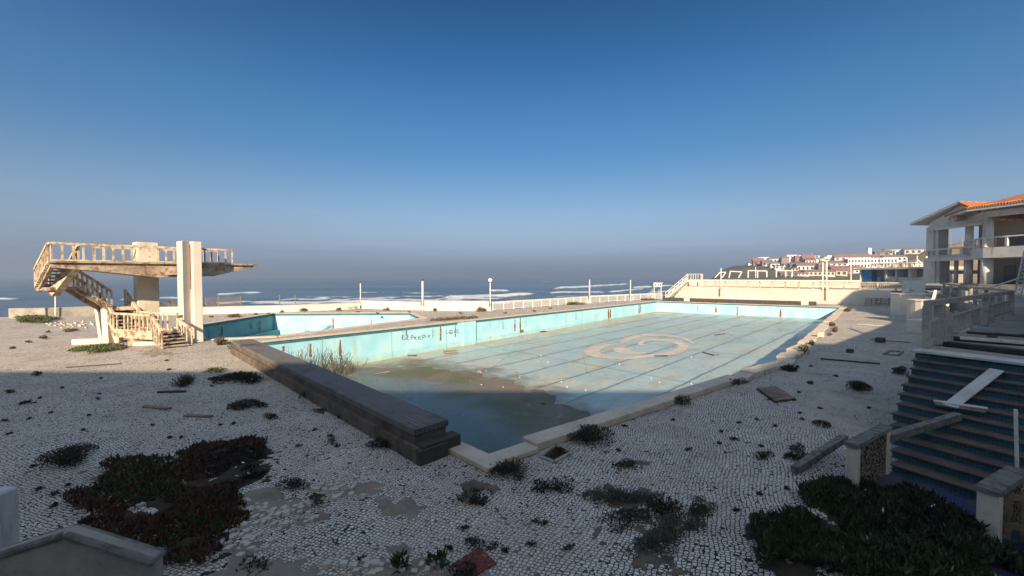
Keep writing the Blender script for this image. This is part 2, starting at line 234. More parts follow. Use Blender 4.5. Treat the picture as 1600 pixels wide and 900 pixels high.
M['wall_rust'] = weathered('rust_render', (0.30, 0.165, 0.12), (0.22, 0.125, 0.095), None, 0.2, 0.9, 0.0)
# sea
n = NT('sea_water'); f = n.attr('foam'); X = n.xyz()
lace = n.M('ADD', n.M('MULTIPLY', n.noise(0.10, 7, 0.7, vec=n.mp((0.8, 0.35, 1)), dist=0.8), 0.6), n.M('MULTIPLY', n.noise(0.5, 5, 0.7, vec=n.mp((0.8, 0.25, 1))), 0.4))
fm = n.step(n.M('ADD', f, n.M('MULTIPLY', n.M('SUBTRACT', lace, 0.5), 1.5)), 0.28, 0.68); caps = n.step(n.noise(0.05, 8, 0.8, vec=n.mp((0.5, 0.22, 1), loc=(31, 5, 0))), 0.66, 0.74); fm = n.M('MAXIMUM', fm, n.M('MULTIPLY', caps, 0.35))
sw = n.noise(0.018, 5, 0.62, vec=n.mp((0.16, 1, 1))); c = n.mix(n.step(sw, 0.36, 0.62), (0.018, 0.044, 0.072), (0.052, 0.090, 0.125)); c = n.mix(fm, c, n.mix(lace, (0.34, 0.39, 0.43), (0.66, 0.67, 0.67)))
h = n.M('ADD', n.noise(0.16, 5, 0.6, vec=n.mp((0.3, 1, 1))), n.M('MULTIPLY', n.noise(1.1, 4, .6, vec=n.mp((0.5, 1, 1))), 0.25)); h = n.M('ADD', h, n.M('MULTIPLY', sw, 3.0))
n.base(c).rough(n.M('ADD', 0.22, n.M('MULTIPLY', fm, 0.6))).bump(h, 0.9, 1.6); n.b.inputs['Specular IOR Level'].default_value = 0.5; M['sea'] = n.m

def leafmat(name, cols, rough=0.65):
    n = NT(name); i = n.island(); r = n.t.nodes.new('ShaderNodeValToRGB'); n.t.links.new(i, r.inputs[0]); r.color_ramp.interpolation = 'LINEAR'
    for k, cc in enumerate(cols):
        p = k/(len(cols)-1)
        e = r.color_ramp.elements[0] if k == 0 else (r.color_ramp.elements[1] if k == len(cols)-1 else r.color_ramp.elements.new(p))
        e.position = p; e.color = (*cc, 1)
    n.base(r.outputs[0]).rough(rough); return n.m
M['leaf_red'] = leafmat('red_iceplant_leaf', [(0.10, 0.038, 0.02), (0.075, 0.036, 0.018), (0.055, 0.055, 0.02), (0.12, 0.05, 0.024), (0.055, 0.033, 0.018)])
M['leaf_green'] = leafmat('green_iceplant_leaf', [(0.016, 0.036, 0.013), (0.03, 0.058, 0.017), (0.022, 0.042, 0.015), (0.05, 0.07, 0.025)])
M['leaf_bright'] = leafmat('sunlit_herb_leaf', [(0.05, 0.09, 0.02), (0.08, 0.11, 0.03), (0.045, 0.07, 0.02), (0.10, 0.10, 0.04)])
M['leaf_dark'] = leafmat('dark_shrub_leaf', [(0.014, 0.014, 0.009), (0.028, 0.024, 0.015), (0.022, 0.025, 0.013), (0.045, 0.034, 0.02)])
M['leaf_dry'] = leafmat('dry_weed_stalk', [(0.16, 0.115, 0.065), (0.10, 0.075, 0.045), (0.20, 0.15, 0.085), (0.07, 0.065, 0.035)])
M['leaf_grey'] = leafmat('grey_herb_leaf', [(0.07, 0.075, 0.05), (0.10, 0.10, 0.07), (0.05, 0.055, 0.04)])

# ------------------------------------------------------------------ mesh helpers
BASE = {}
class MB:
    def __init__(s): s.v = []; s.f = []
    def add(s, vs, fs):
        o = len(s.v); s.v += [tuple(x) for x in vs]; s.f += [tuple(i+o for i in f) for f in fs]; return s
    def hexa(s, b, t):                                             # four bottom and four top corners
        return s.add(list(b)+list(t), [(3, 2, 1, 0), (4, 5, 6, 7), (0, 1, 5, 4), (1, 2, 6, 5), (2, 3, 7, 6), (3, 0, 4, 7)])
    def box(s, c, size, rot=0.0):
        hx, hy, hz = size[0]/2, size[1]/2, size[2]/2; q = Matrix.Rotation(rot, 3, 'Z'); c = Vector(c)
        P = [c+q@Vector((x, y, z)) for z in (-hz, hz) for x, y in ((-hx, -hy), (hx, -hy), (hx, hy), (-hx, hy))]
        return s.hexa(P[:4], P[4:])
    def bar(s, a, b, w, h, up=(0, 0, 1)):                           # rectangular bar from a to b; w across, h along up
        a, b = Vector(a), Vector(b); d = (b-a).normalized(); up = Vector(up); sd_ = d.cross(up)
        if sd_.length < 1e-4: sd_ = d.cross(Vector((0, 1, 0)))
        sd_.normalize(); u_ = sd_.cross(d).normalized(); sd_ *= w/2; u_ *= h/2
        A = [a-sd_-u_, a+sd_-u_, a+sd_+u_, a-sd_+u_]; B = [b-sd_-u_, b+sd_-u_, b+sd_+u_, b-sd_+u_]
        return s.hexa(A, B)
    def tube(s, a, b, r, r2=None, k=8):
        a, b = Vector(a), Vector(b); r2 = r if r2 is None else r2; d = (b-a).normalized(); x = d.orthogonal().normalized(); y = d.cross(x)
        vs = [p+(x*math.cos(t)+y*math.sin(t))*rr for p, rr in ((a, r), (b, r2)) for t in [2*math.pi*i/k for i in range(k)]]
        return s.add(vs, [(i, (i+1) % k, k+(i+1) % k, k+i) for i in range(k)]+[tuple(range(k-1, -1, -1)), tuple(range(k, 2*k))])
    def prism(s, poly, z0, z1):                                     # vertical prism on an xy outline (convex or mild)
        k = len(poly); ar = sum(poly[i][0]*poly[(i+1) % k][1]-poly[(i+1) % k][0]*poly[i][1] for i in range(k))
        if ar < 0: poly = poly[::-1]
        f = lambda z, p: z(p) if callable(z) else z
        vs = [(p[0], p[1], f(z0, p)) for p in poly]+[(p[0], p[1], f(z1, p)) for p in poly]
        return s.add(vs, [tuple(range(k-1, -1, -1)), tuple(range(k, 2*k))]+[(i, (i+1) % k, k+(i+1) % k, k+i) for i in range(k)])
    def slabs(s, poly3, off):                                       # a flat outline in space pushed along off
        k = len(poly3); off = Vector(off); vs = [Vector(p) for p in poly3]; vs += [p+off for p in vs]
        return s.add(vs, [tuple(range(k-1, -1, -1)), tuple(range(k, 2*k))]+[(i, (i+1) % k, k+(i+1) % k, k+i) for i in range(k)])
    def ball(s, c, r, k=14, sq=(1, 1, 1)):
        vs = []; c = Vector(c); m = k//2
        for j in range(m+1):
            th = math.pi*j/m
            for i in range(k):
                ph = 2*math.pi*i/k; vs.append(c+Vector((r*sq[0]*math.sin(th)*math.cos(ph), r*sq[1]*math.sin(th)*math.sin(ph), r*sq[2]*math.cos(th))))
        fs = [(j*k+i, (j+1)*k+i, (j+1)*k+(i+1) % k, j*k+(i+1) % k) for j in range(m) for i in range(k)]
        return s.add(vs, fs)
    def build(s, name, mat, parent=None, bevel=0.0, smooth=False):
        me = bpy.data.meshes.new(name); b = Vector((0, 0, 0)) if parent is None else BASE[parent.name]
        me.from_pydata([tuple(Vector(p)-b) for p in s.v], [], s.f); me.materials.append(mat if not isinstance(mat, str) else M[mat])
        bm = bmesh.new(); bm.from_mesh(me); bmesh.ops.recalc_face_normals(bm, faces=bm.faces); bm.to_mesh(me); bm.free()
        if smooth: me.polygons.foreach_set('use_smooth', [True]*len(me.polygons))
        o = bpy.data.objects.new(name, me); col.objects.link(o)
        if parent is not None: o.parent = parent
        BASE[o.name] = b
        if bevel: m_ = o.modifiers.new('bevel', 'BEVEL'); m_.width = bevel; m_.segments = 1; m_.limit_method = 'ANGLE'
        return o
def tag(o, label=None, cat=None, group=None, kind=None):
    if label: o['label'] = label
    if cat: o['category'] = cat
    if group: o['group'] = group
    if kind: o['kind'] = kind
    return o
def thing(name, loc, label, cat, group=None):
    o = bpy.data.objects.new(name, None); col.objects.link(o); o.location = loc; o.empty_display_size = 0.2
    BASE[o.name] = Vector(loc); return tag(o, label, cat, group)
def copy_tree(o, parent=None):
    c = o.copy(); col.objects.link(c); BASE[c.name] = BASE[o.name]
    if parent is not None: c.parent = parent
    for ch in list(o.children): copy_tree(ch, c)
    return c
def npmesh(name, verts, faces, mat, parent=None, smooth=False):
    me = bpy.data.meshes.new(name); b = np.array(BASE[parent.name]) if parent is not None else np.zeros(3)
    me.from_pydata((np.asarray(verts)-b).tolist(), [], faces if isinstance(faces, list) else faces.tolist()); me.materials.append(M[mat] if isinstance(mat, str) else mat)
    if smooth: me.polygons.foreach_set('use_smooth', [True]*len(me.polygons))
    o = bpy.data.objects.new(name, me); col.objects.link(o)
    if parent is not None: o.parent = parent
    BASE[o.name] = Vector(b); return o
def polymesh(name, outer, holes, z, mat, parent=None):              # flat sheet with holes
    bm = bmesh.new(); ed = []
    for loop in [outer]+holes:
        vs = [bm.verts.new((p[0], p[1], z)) for p in loop]
        ed += [bm.edges.new((vs[i], vs[(i+1) % len(vs)])) for i in range(len(vs))]
    bmesh.ops.triangle_fill(bm, use_beauty=True, use_dissolve=False, edges=ed)
    for f in bm.faces:
        if f.normal.z < 0: f.normal_flip()
    me = bpy.data.meshes.new(name); bm.to_mesh(me); bm.free(); me.materials.append(M[mat]); o = bpy.data.objects.new(name, me); col.objects.link(o)
    if parent is not None: o.parent = parent
    BASE[o.name] = Vector((0, 0, 0)); return o
# ================================================================== ground, beach, sea
POOL = [UV(5.3, 5.95), UV(19.3, 4.25), UV(60.6, 6.7), UV(56.6, 27.1), UV(5.3, 25.35)]           # near right, far right, far left, near left
DIVE = [G(320, 531), G(285, 512), G(322, 507), G(428, 490), G(640, 489), G(660, 498), G(442, 527)]
DIVE = [Vector((-17.2, 23.5, 0)), Vector((-23.2, 28.6, 0)), Vector((-23.05, 30.7, 0)), Vector((-23.1, 39.8, 0)), Vector((-10.1, 40.4, 0)), Vector((-7.7, 35.2, 0)), Vector((-14.1, 24.6, 0))]
PIT = [G(846, 713), G(866, 722), G(892, 708), G(868, 697)]
EDGE = [(-120, 15), (-80, 27), (-41.7, 37.4), (-29.8, 41.0), (-16.9, 46.4), (-9.7, 45.7), (-1.6, 45.0), (10.5, 57.3), (24.2, 67.2), (28.0, 72.0)]
outer = [(-120, -40), (75, -40), (75, 20), (46.5, 49.0)]+EDGE[::-1]
gd = tag(polymesh('ground', outer, [[p.xy for p in POOL], [p.xy for p in DIVE], [p.xy for p in PIT]], 0.0, 'setts'), kind='structure')
mb = MB()
for a, b in zip(EDGE[:-1], EDGE[1:]): mb.add([(*a, 0), (*b, 0), (*b, -6), (*a, -6)], [(0, 1, 2, 3)])
tag(mb.build('sea_cliff', 'concrete'), kind='structure')
mb = MB(); mb.prism([UV(6.0, 0).xy]*0+[p.xy for p in PIT], -0.55, -0.5); mb.build('pit_floor', 'soil')
bpy.data.objects['pit_floor'].name = 'soil'; tag(bpy.data.objects['soil'], kind='structure')
def sheet(name, xs, ys, zf, mat):
    X, Y = np.meshgrid(xs, ys); Z = zf(X, Y); nx, ny = len(xs), len(ys); idx = np.arange(nx*ny).reshape(ny, nx)
    f = np.stack([idx[:-1, :-1], idx[:-1, 1:], idx[1:, 1:], idx[1:, :-1]], -1).reshape(-1, 4)
    return npmesh(name, np.stack([X, Y, Z], -1).reshape(-1, 3), f, mat, smooth=True)
tag(sheet('beach', np.linspace(-400, 300, 40), np.linspace(10, 175, 40), lambda X, Y: -5.0-np.clip((Y-50)/45, 0, 1)*1.9+0.15*np.sin(X*0.1), 'beach'), kind='structure')

pxs = np.arange(-700, 2300, 4.0); ds = np.concatenate([np.geomspace(95, 900, 300), np.geomspace(950, 14000, 40)])
PX, D = np.meshgrid(pxs, ds); SX = (PX-800)/642*D; Z = np.full_like(D, -6.0); foam = np.zeros_like(D)
def smst(x, a, b): t = np.clip((x-a)/(b-a), 0, 1); return t*t*(3-2*t)
def dsea(py): return 9.6*642/(py-432)
CRESTS = [(690, 468.5, 842, 460.5, 1.3, 5, 1.0), (765, 457, 797, 455.3, 1.5, 5, 1.0), (862, 452.5, 990, 444.5, 1.8, 9, 1.0), (855, 459, 948, 457, 0.8, 5, .85),
          (948, 457, 1010, 452, 1.0, 6, .9), (985, 451, 1060, 447, 1.6, 9, .95), (1010, 458, 1065, 455, 0.7, 5, .8), (335, 461, 412, 458.5, 1.0, 6, .75), (560, 459.5, 606, 459, 0.9, 4, .5),
          (620, 466, 700, 463, 0.8, 4, .55), (840, 441, 905, 440, 1.2, 12, .5), (470, 467, 560, 465, 0.6, 4, .5), (180, 470, 290, 466, .8, 5, .7), (-200, 474, 40, 468, .8, 5, .7),
          (380, 474.5, 620, 471, 0.35, 7, .8), (540, 471, 800, 467.5, 0.5, 7, .72), (560, 475, 860, 471, 0.25, 8, .66), (420, 469.5, 640, 466.5, .5, 5, .6), (620, 461, 690, 459.5, .8, 4, .5), (330, 474, 470, 472, .3, 6, .7), (700, 463.5, 775, 462, .7, 4, .6), (1000, 462, 1080, 462, .4, 6, .7), (860, 465, 1010, 462, .3, 4, .55)]
for p0, y0, p1, y1, A, w, fo in CRESTS:
    t = (PX-p0)/(p1-p0); wig = 5*np.sin(PX*0.045+p0)+3*np.sin(PX*0.13+y0); dc = dsea(np.clip(y0+(y1-y0)*t, 436, 480))+wig*0.6
    env = smst(t, -0.05, 0.12)*(1-smst(t, 0.85, 1.08)); g = np.exp(-((D-dc)/(w*0.9))**2)
    Z += A*env*g; foam = np.maximum(foam, fo*env*np.where(D < dc, np.exp(-((D-dc)/(w*1.2))**2), np.exp(-((D-dc)/(w*1.7))**2)))
Z += np.where(D < 1500, 0.35*np.sin(D*0.16+np.sin(SX*0.012)*3)*np.clip((D-120)/100, 0, 1), 0)*(0.6+0.4*np.sin(SX*0.02+D*0.01))
foam = np.maximum(foam, 0.22*(1-smst(D, 125, 150)))
ny, nx = D.shape; idx = np.arange(nx*ny).reshape(ny, nx); fc = np.stack([idx[:-1, :-1], idx[:-1, 1:], idx[1:, 1:], idx[1:, :-1]], -1).reshape(-1, 4)
sea = tag(npmesh('sea', np.stack([SX, D, Z], -1).reshape(-1, 3), fc, 'sea', smooth=True), kind='structure')
at_ = sea.data.attributes.new('foam', 'FLOAT', 'POINT'); at_.data.foreach_set('value', foam.reshape(-1).astype(np.float32))

# ================================================================== the big pool
def floor_z(u, v): return -2.16+np.clip(u-5.3, 0, 60)*0.0135+0.05*np.clip((v-21)/5, 0, 1)**2
pool = thing('swimming_pool', UV(30, 16, 0), 'large drained turquoise swimming pool with rust streaks, graffiti and a spiral on its floor', 'swimming pool')
uu = np.linspace(0, 1, 110); vv = np.linspace(0, 1, 44); A4 = [np.array(p) for p in POOL]
verts = []
for a in uu:
    for b in vv:
        ur = 5.3+(60.6-5.3)*a; vr = np.interp(ur, [5.3, 19.3, 60.6], [5.95, 4.25, 6.7]); p = np.array(UV(ur, vr))*(1-b)+(A4[4]*(1-a)+A4[3]*a)*b; u = (p[0]+p[1])*K; v = (-p[0]+p[1])*K
        verts.append((p[0], p[1], floor_z(u, v)+0.006*math.sin(u*0.9+1.3*math.sin(v*0.6))*math.sin(v*0.8)))
idx = np.arange(110*44).reshape(110, 44); fc = np.stack([idx[:-1, :-1], idx[1:, :-1], idx[1:, 1:], idx[:-1, 1:]], -1).reshape(-1, 4)
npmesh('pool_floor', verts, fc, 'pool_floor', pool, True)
def wall_strip(name, a, b, z0a, z0b, z1, mat, parent, inset=0.0, th=0.25, outward=None):
    a, b = Vector(a), Vector(b); d = (b-a).normalized(); nrm = Vector((-d.y, d.x, 0)) if outward is None else outward
    lo = a+nrm*inset; hi = b+nrm*inset; lo2 = a+nrm*(inset+th); hi2 = b+nrm*(inset+th)
    return MB().hexa([(lo.x, lo.y, z0a), (hi.x, hi.y, z0b), (hi2.x, hi2.y, z0b), (lo2.x, lo2.y, z0a)], [(p.x, p.y, z1) for p in (lo, hi, hi2, lo2)]).build(name, mat, parent)
NR, KR, FR, FL, NL = POOL
def outn(a, b):
    d = (b-a).normalized(); q = Vector((d.y, -d.x, 0)); c = (NR+FL)/2
    return q if q.dot(a-c) > 0 else -q
for nm, a, b, za, zb in (('pool_wall', NL, FL, -2.4, -1.6), ('pool_wall', FL, FR, -1.7, -1.7), ('pool_wall', FR, KR, -1.6, -2.3), ('pool_wall', KR, NR, -2.2, -2.4), ('pool_wall', NR, NL, -2.4, -2.4)):
    o_ = outn(a, b); wall_strip(nm, a, b, za, zb, -0.02, 'tile', pool, 0.0, 0.3, o_)
LN = -outn(NL, FL)                                                   # left wall faces this way, into the pool
def onleft(px, py, off=0.0): return onplane(px, py, NL+LN*off, LN)
# gutter band under the rim, broken by the projecting pilaster
Lu = (FL-NL).normalized()
def leftspan(name, pa, pb, z0, z1, proud, mat, parent=pool):
    a = onleft(pa, 520); b = onleft(pb, 500); a.z = b.z = 0
    return wall_strip(name, a, b, z0, z0, z1, mat, parent, -proud, proud-0.004, -LN)
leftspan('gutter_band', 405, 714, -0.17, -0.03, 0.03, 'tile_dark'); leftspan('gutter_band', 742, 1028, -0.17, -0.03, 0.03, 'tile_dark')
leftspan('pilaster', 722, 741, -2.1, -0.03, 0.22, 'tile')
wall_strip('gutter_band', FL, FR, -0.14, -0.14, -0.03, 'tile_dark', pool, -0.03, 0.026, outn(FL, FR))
wall_strip('ledge', NL, FL, -2.25, -1.5, -1.62, 'tile', pool, -0.05, 0.046, -LN)
# coping
def coping_run(a, b, n_, w, h, gap, mat, jit=0.0, over=0.05, hvar=0.0, z0=0.003):
    o_ = outn(a, b); L = (b-a).length; d = (b-a).normalized()
    cuts = [0]+sorted(rng.uniform(0.75, 1.25) for _ in range(n_)); cs = np.cumsum(cuts); cs = cs/cs[-1]*L
    for i in range(n_):
        p = a+d*(cs[i]+gap); q = a+d*(cs[i+1]-gap); r_ = rng.uniform(-jit, jit); s_ = rng.uniform(-jit, jit); hh = h+rng.uniform(-hvar, hvar)
        A = [p-o_*over+o_*r_, q-o_*over+o_*s_, q+o_*(w-over+s_), p+o_*(w-over+r_)]
        MB().hexa([(t.x, t.y, z0) for t in A], [(t.x, t.y, hh) for t in A]).build('coping_block', mat, pool, 0.015)
Rd = (KR-NR).normalized(); o_r = outn(NR, KR)
coping_run(NR, NR+Rd*1.0, 1, 0.42, 0.11, 0.004, 'coping')
coping_run(NR+Rd*1.0-o_r*0.14, NR+Rd*10.2-o_r*0.02, 5, 0.48, 0.17, 0.005, 'coping', 0.008)
coping_run(NR+Rd*10.25, KR, 4, 0.55, 0.17, 0.04, 'coping', 0.07, 0.02, 0.03)
Fd = (FR-KR).normalized()
coping_run(KR+Fd*0.1, KR+Fd*5.2, 4, 0.62, 0.15, 0.05, 'coping', 0.08, 0.02, 0.03)
coping_run(KR+Fd*5.6, FR, 20, 0.60, 0.06, 0.02, 'coping', 0.04, 0.02, 0.02)
nd = (NL-NR).normalized(); n_o = outn(NR, NL)
Rd = (FR-KR).normalized()
A = [NR-nd*0.42-n_o*0.05, NR+nd*1.25-n_o*0.05, NR+nd*1.25+n_o*0.38, NR-nd*0.42+n_o*0.38]
MB().hexa([(t.x, t.y, 0.003) for t in A], [(t.x, t.y, 0.108) for t in A]).build('coping_block', 'coping', pool, 0.015)
coping_run(NR+nd*1.27, NL, 8, 0.43, 0.105, 0.004, 'coping')
coping_run(NL, FL, 26, 0.75, 0.03, 0.004, 'coping', 0.0, 0.10, 0.006)
coping_run(FL, FR, 12, 0.6, 0.06, 0.004, 'coping', 0.0, 0.10, 0.006)
# rust streaks: thin crusts proud of the tiles
def streak(wall, px, ytop, ybot, wpx, mat='rust', wide_low=True, par=pool):
    fn = wall; k = 7; L_, R_ = [], []
    for i in range(k+1):
        t = i/k; y = ytop+(ybot-ytop)*t; ww = wpx*(0.6+0.4*min(1, 2*t))*rng.uniform(0.55, 1.15)/2
        L_.append(fn(px-ww, y, 0.006)); R_.append(fn(px+ww, y, 0.006))
    vs = L_+R_; fs = [(i, i+1, k+2+i, k+1+i) for i in range(k)]
    off = (vs[0]-Vector((0, 0, CAM_H))); off = -LN*0.003 if fn is onleft else Vector((0, 0, 0))
    m_ = MB().add(vs, fs).build('rust_streak', mat, par); return m_
for s_ in ((531.5, 531, 556, 5), (533.5, 555, 573, 7), (485, 537, 558, 4), (443, 541, 549, 5), (688.5, 510, 532, 3.2), (635, 516, 524, 2.5), (676.5, 513, 528, 1.2), (804.5, 499, 517, 2.6), (813, 497, 517, 2.6), (815.5, 515, 524, 7),
          (786, 502, 515, 1.0), (951, 483, 499, 3), (954, 483, 497, 2.4), (998.5, 475.5, 490, 2), (1001, 475.5, 488, 1.5), (711.5, 508, 526, 1.5), (900, 488, 500, .8)):
    streak(onleft, *s_)
FN = -outn(FL, FR)
def onfar(px, py, off=0.0): return onplane(px, py, FL+FN*off, FN)
for s_ in ((1118.5, 479, 488.5, 3.2), (1152, 479, 492, 3), (1089.5, 477, 487, 1.4), (1219.5, 483.5, 495, 4.5)): streak(onfar, *s_)
# graffiti strokes brushed on the left wall
def strokes(lines, wpx, name='graffiti', sc=5.327, ox=600, oy=500):
    mb = MB()
    for ln in lines:
        P_ = [onleft(ox+x/sc, oy+y/sc, 0.010) for x, y in ln]
        for a, b in zip(P_[:-1], P_[1:]): mb.bar(a, b, 0.006, wpx, up=Vector((0, 0, 1)) if abs((b-a).normalized().z) < 0.8 else Lu)
    return mb.build(name, 'blackpaint', pool)
ring = [(556+15*math.cos(t), 100+16*math.sin(t)) for t in np.linspace(0, 2*math.pi, 13)]
g1 = strokes([[(144, 160), (160, 140), (158, 124), (150, 130), (151, 156), (158, 166), (166, 160)], [(174, 142), (174, 164), (180, 162)], [(175, 128), (176, 133)],
              [(184, 160), (200, 140), (198, 124), (191, 130), (192, 156), (199, 166), (206, 160)], [(226, 165), (226, 130), (240, 130), (247, 140), (238, 148), (226, 150)],
              [(252, 151), (267, 149), (262, 140), (253, 146), (256, 160), (272, 163)], [(303, 134), (290, 140), (284, 152), (292, 162), (307, 160)], [(288, 149), (302, 147)],
              [(320, 162), (321, 128), (338, 126), (345, 136), (336, 144), (321, 146)], [(376, 153), (374, 122)], [(363, 136), (387, 131)]], 0.036)
g2 = strokes([[(520, 82), (516, 112), (539, 110)], ring, [(556, 86), (556, 114)], [(556, 100), (546, 110)], [(556, 100), (566, 110)], [(580, 82), (588, 110), (599, 80)],
              [(622, 80), (606, 82), (608, 110), (625, 107)], [(607, 96), (620, 94)]], 0.03)
strokes([[(725, 160), (748, 182)], [(748, 158), (722, 176)]], 0.02)
# spiral emblem let into the floor
def flat_on_floor(px, py):
    z = -1.75
    for _ in range(4):
        p = G(px, py, z); u = (p.x+p.y)*K; v = (p.y-p.x)*K; z = float(floor_z(u, v))+0.014
    p.z = z; return p
def emblem_piece(pts, name='spiral_emblem'):
    P_ = [flat_on_floor(700+x/4, 420+y/4) for x, y in pts]
    bm = bmesh.new(); vs = [bm.verts.new(p-BASE[pool.name]) for p in P_]; ed = [bm.edges.new((vs[i], vs[(i+1) % len(vs)])) for i in range(len(vs))]
    bmesh.ops.triangle_fill(bm, use_beauty=True, edges=ed)
    for f in bm.faces:
        if f.normal.z < 0: f.normal_flip()
    me = bpy.data.meshes.new(name); bm.to_mesh(me); bm.free(); me.materials.append(M['emblem']); o = bpy.data.objects.new(name, me); col.objects.link(o); o.parent = pool; BASE[o.name] = BASE[pool.name]
emblem_piece([(1075, 465), (1015, 468), (960, 476), (905, 487), (868, 502), (845, 518), (855, 530), (880, 541), (915, 551), (960, 558), (1060, 565), (1130, 564), (1200, 560), (1320, 549), (1420, 536), (1465, 522), (1490, 506), (1502, 490), (1500, 478), (1480, 465), (1460, 456), (1420, 446), (1380, 440), (1290, 437), (1240, 441), (1205, 450), (1185, 462), (1186, 474), (1205, 482), (1228, 477), (1226, 470), (1217, 463), (1240, 454), (1290, 449), (1340, 450), (1370, 454), (1410, 463), (1432, 473), (1443, 489), (1430, 500), (1400, 511), (1350, 522), (1300, 531), (1230, 539), (1160, 545), (1100, 549), (1050, 550), (1005, 544), (965, 533), (946, 517), (955, 502), (980, 488), (1030, 476)])
emblem_piece([(1075, 461), (1085, 448), (1108, 432), (1140, 421), (1180, 412), (1230, 407), (1290, 406), (1350, 408), (1400, 412), (1445, 420), (1480, 430), (1510, 443), (1530, 456), (1543, 470), (1530, 471), (1500, 454), (1465, 440), (1430, 431), (1390, 425), (1340, 421), (1290, 420), (1240, 423), (1200, 428), (1165, 436), (1140, 446), (1118, 462)])
emblem_piece([(1030, 506), (1038, 497), (1055, 492), (1080, 488), (1102, 489), (1125, 498), (1150, 514), (1200, 519), (1272, 523), (1240, 528), (1200, 532), (1150, 533), (1100, 530), (1065, 523), (1040, 515)])
# standing water at the deep end
WZ = -2.022
def inpool(u, v): return UV(u, v, WZ)
sl = [(5.32, 5.97), (11.9, 5.2), (13.2, 8.5), (14.4, 11), (15.2, 14), (15.4, 17), (14.8, 20), (13.3, 22.5), (11.2, 24.3), (9.0, 25.4), (5.32, 25.3)]
pts = []
for a, b in zip(sl, sl[1:]+sl[:1]):
    n_ = 1 if (a[0] < 5.4 and b[0] < 5.4) else 8
    for i in range(n_):
        t = i/n_; u = a[0]+(b[0]-a[0])*t; v = a[1]+(b[1]-a[1])*t
        if u > 6.5 and v > 6.3 and v < 25.2: u += 0.28*math.sin(v*2.1)+0.2*math.sin(v*5.3+1)+rng.uniform(-.12, .12)
        pts.append(inpool(u, v))
pw = polymesh('puddle', [p.xy for p in pts], [], -2.0, 'puddle'); tag(pw, kind='structure')

# long wooden starting platform on the near end
pf = thing('timber_platform', UV(4.6, 15, 0), 'long low timber starting platform along the near end of the drained pool', 'platform')
def uvbox(u0, u1, v0, v1, z0, z1): 
    P_ = [UV(u0, v0), UV(u1, v0), UV(u1, v1), UV(u0, v1)]
    return MB().hexa([(p.x, p.y, z0) for p in P_], [(p.x, p.y, z1) for p in P_])
uvbox(4.27, 5.10, 6.98, 22.75, 0.47, 0.60).build('deck_boards', 'deckwood', pf, 0.01)
uvbox(4.31, 5.06, 7.03, 22.7, 0.14, 0.468).build('side_boards', 'sidewood', pf)
uvbox(4.20, 4.305, 6.80, 22.8, 0.002, 0.30).build('plinth_board', 'sidewood', pf, 0.008)
uvbox(4.31, 5.22, 6.72, 7.02, 0.112, 0.33).build('end_step', 'darkwood', pf, 0.01)
uvbox(4.20, 4.85, 6.66, 6.80, 0.002, 0.28).build('end_board', 'darkwood', pf, 0.008)
# the matching platform at the far end, with its white starting blocks
FD = (FR-FL).normalized(); fo = outn(FL, FR)
pf2 = thing('timber_platform', FL+fo*1.2, 'dark timber platform beyond the far end of the pool, with white starting blocks', 'platform')
a = FL+FD*0.6+fo*0.9; b = FR-FD*2.2+fo*0.9
MB().hexa([(p.x, p.y, 0.003) for p in (a, b, b+fo*1.3, a+fo*1.3)], [(p.x, p.y, 0.50) for p in (a, b, b+fo*1.3, a+fo*1.3)]).build('deck_boards', 'darkwood', pf2)
for px in (1073, 1257.5):
    c_ = onplane(px, 470, a-fo*0.05, fo); c_.z = 0.36; MB().box(c_, (0.75, 0.08, 0.5), math.atan2(FD.y, FD.x)).build('number_plate', 'board', pf2)

# ================================================================== diving pool
dive = thing('diving_pool', (-16, 33, 0), 'small empty diving pool with turquoise walls beside the diving tower', 'swimming pool')
dv = DIVE; cen = sum(dv, Vector())/len(dv)
for i in range(len(dv)):
    a, b = dv[i], dv[(i+1) % len(dv)]; d = (b-a).normalized(); q = Vector((d.y, -d.x, 0)); q = q if q.dot(a-cen) > 0 else -q
    wall_strip('pool_wall', a, b, -3.2, -3.2, -0.02, 'tile_shaded' if i in (1, 2) else 'tile', dive, 0, 0.25, q)
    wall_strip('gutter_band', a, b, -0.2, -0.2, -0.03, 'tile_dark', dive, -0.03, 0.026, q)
    wall_strip('coping_block', a-d*0.06, b+d*0.06, 0.003, 0.003, 0.05, 'coping', dive, -0.1, 0.5, q) if i != 0 else None
    if i == 2: wall_strip('ledge', a, b, -3.1, -3.1, -1.55, 'tile_shaded', dive, -0.5, 0.496, q)
polymesh('pool_floor', [p.xy for p in dv], [], 0, 'tile', None); fo_ = bpy.data.objects['pool_floor.001']; fo_.parent = dive; fo_.location = -BASE[dive.name]+Vector((0, 0, -3.0))
def ondive(px, py, off=0.0): return onplane(px, py, dv[3]+Vector((0, -off, 0)), (dv[4]-dv[3]).normalized().cross(Vector((0, 0, 1))))
for s_ in ((520.5, 495, 516, 3), (580, 497, 507, 1.6)): streak(ondive, *s_, par=dive)
ndl = Vector((1, 0, 0))
def ondl(px, py, off=0.0): return onplane(px, py, dv[2]+Vector((off+0.05, 0, 0)), ndl)
for s_ in ((347.5, 511, 527, 2.5), (393, 504, 514, 1.5), (406.5, 501, 518, 2.0), (327, 514, 528, 1.5)): streak(ondl, *s_, par=dive)

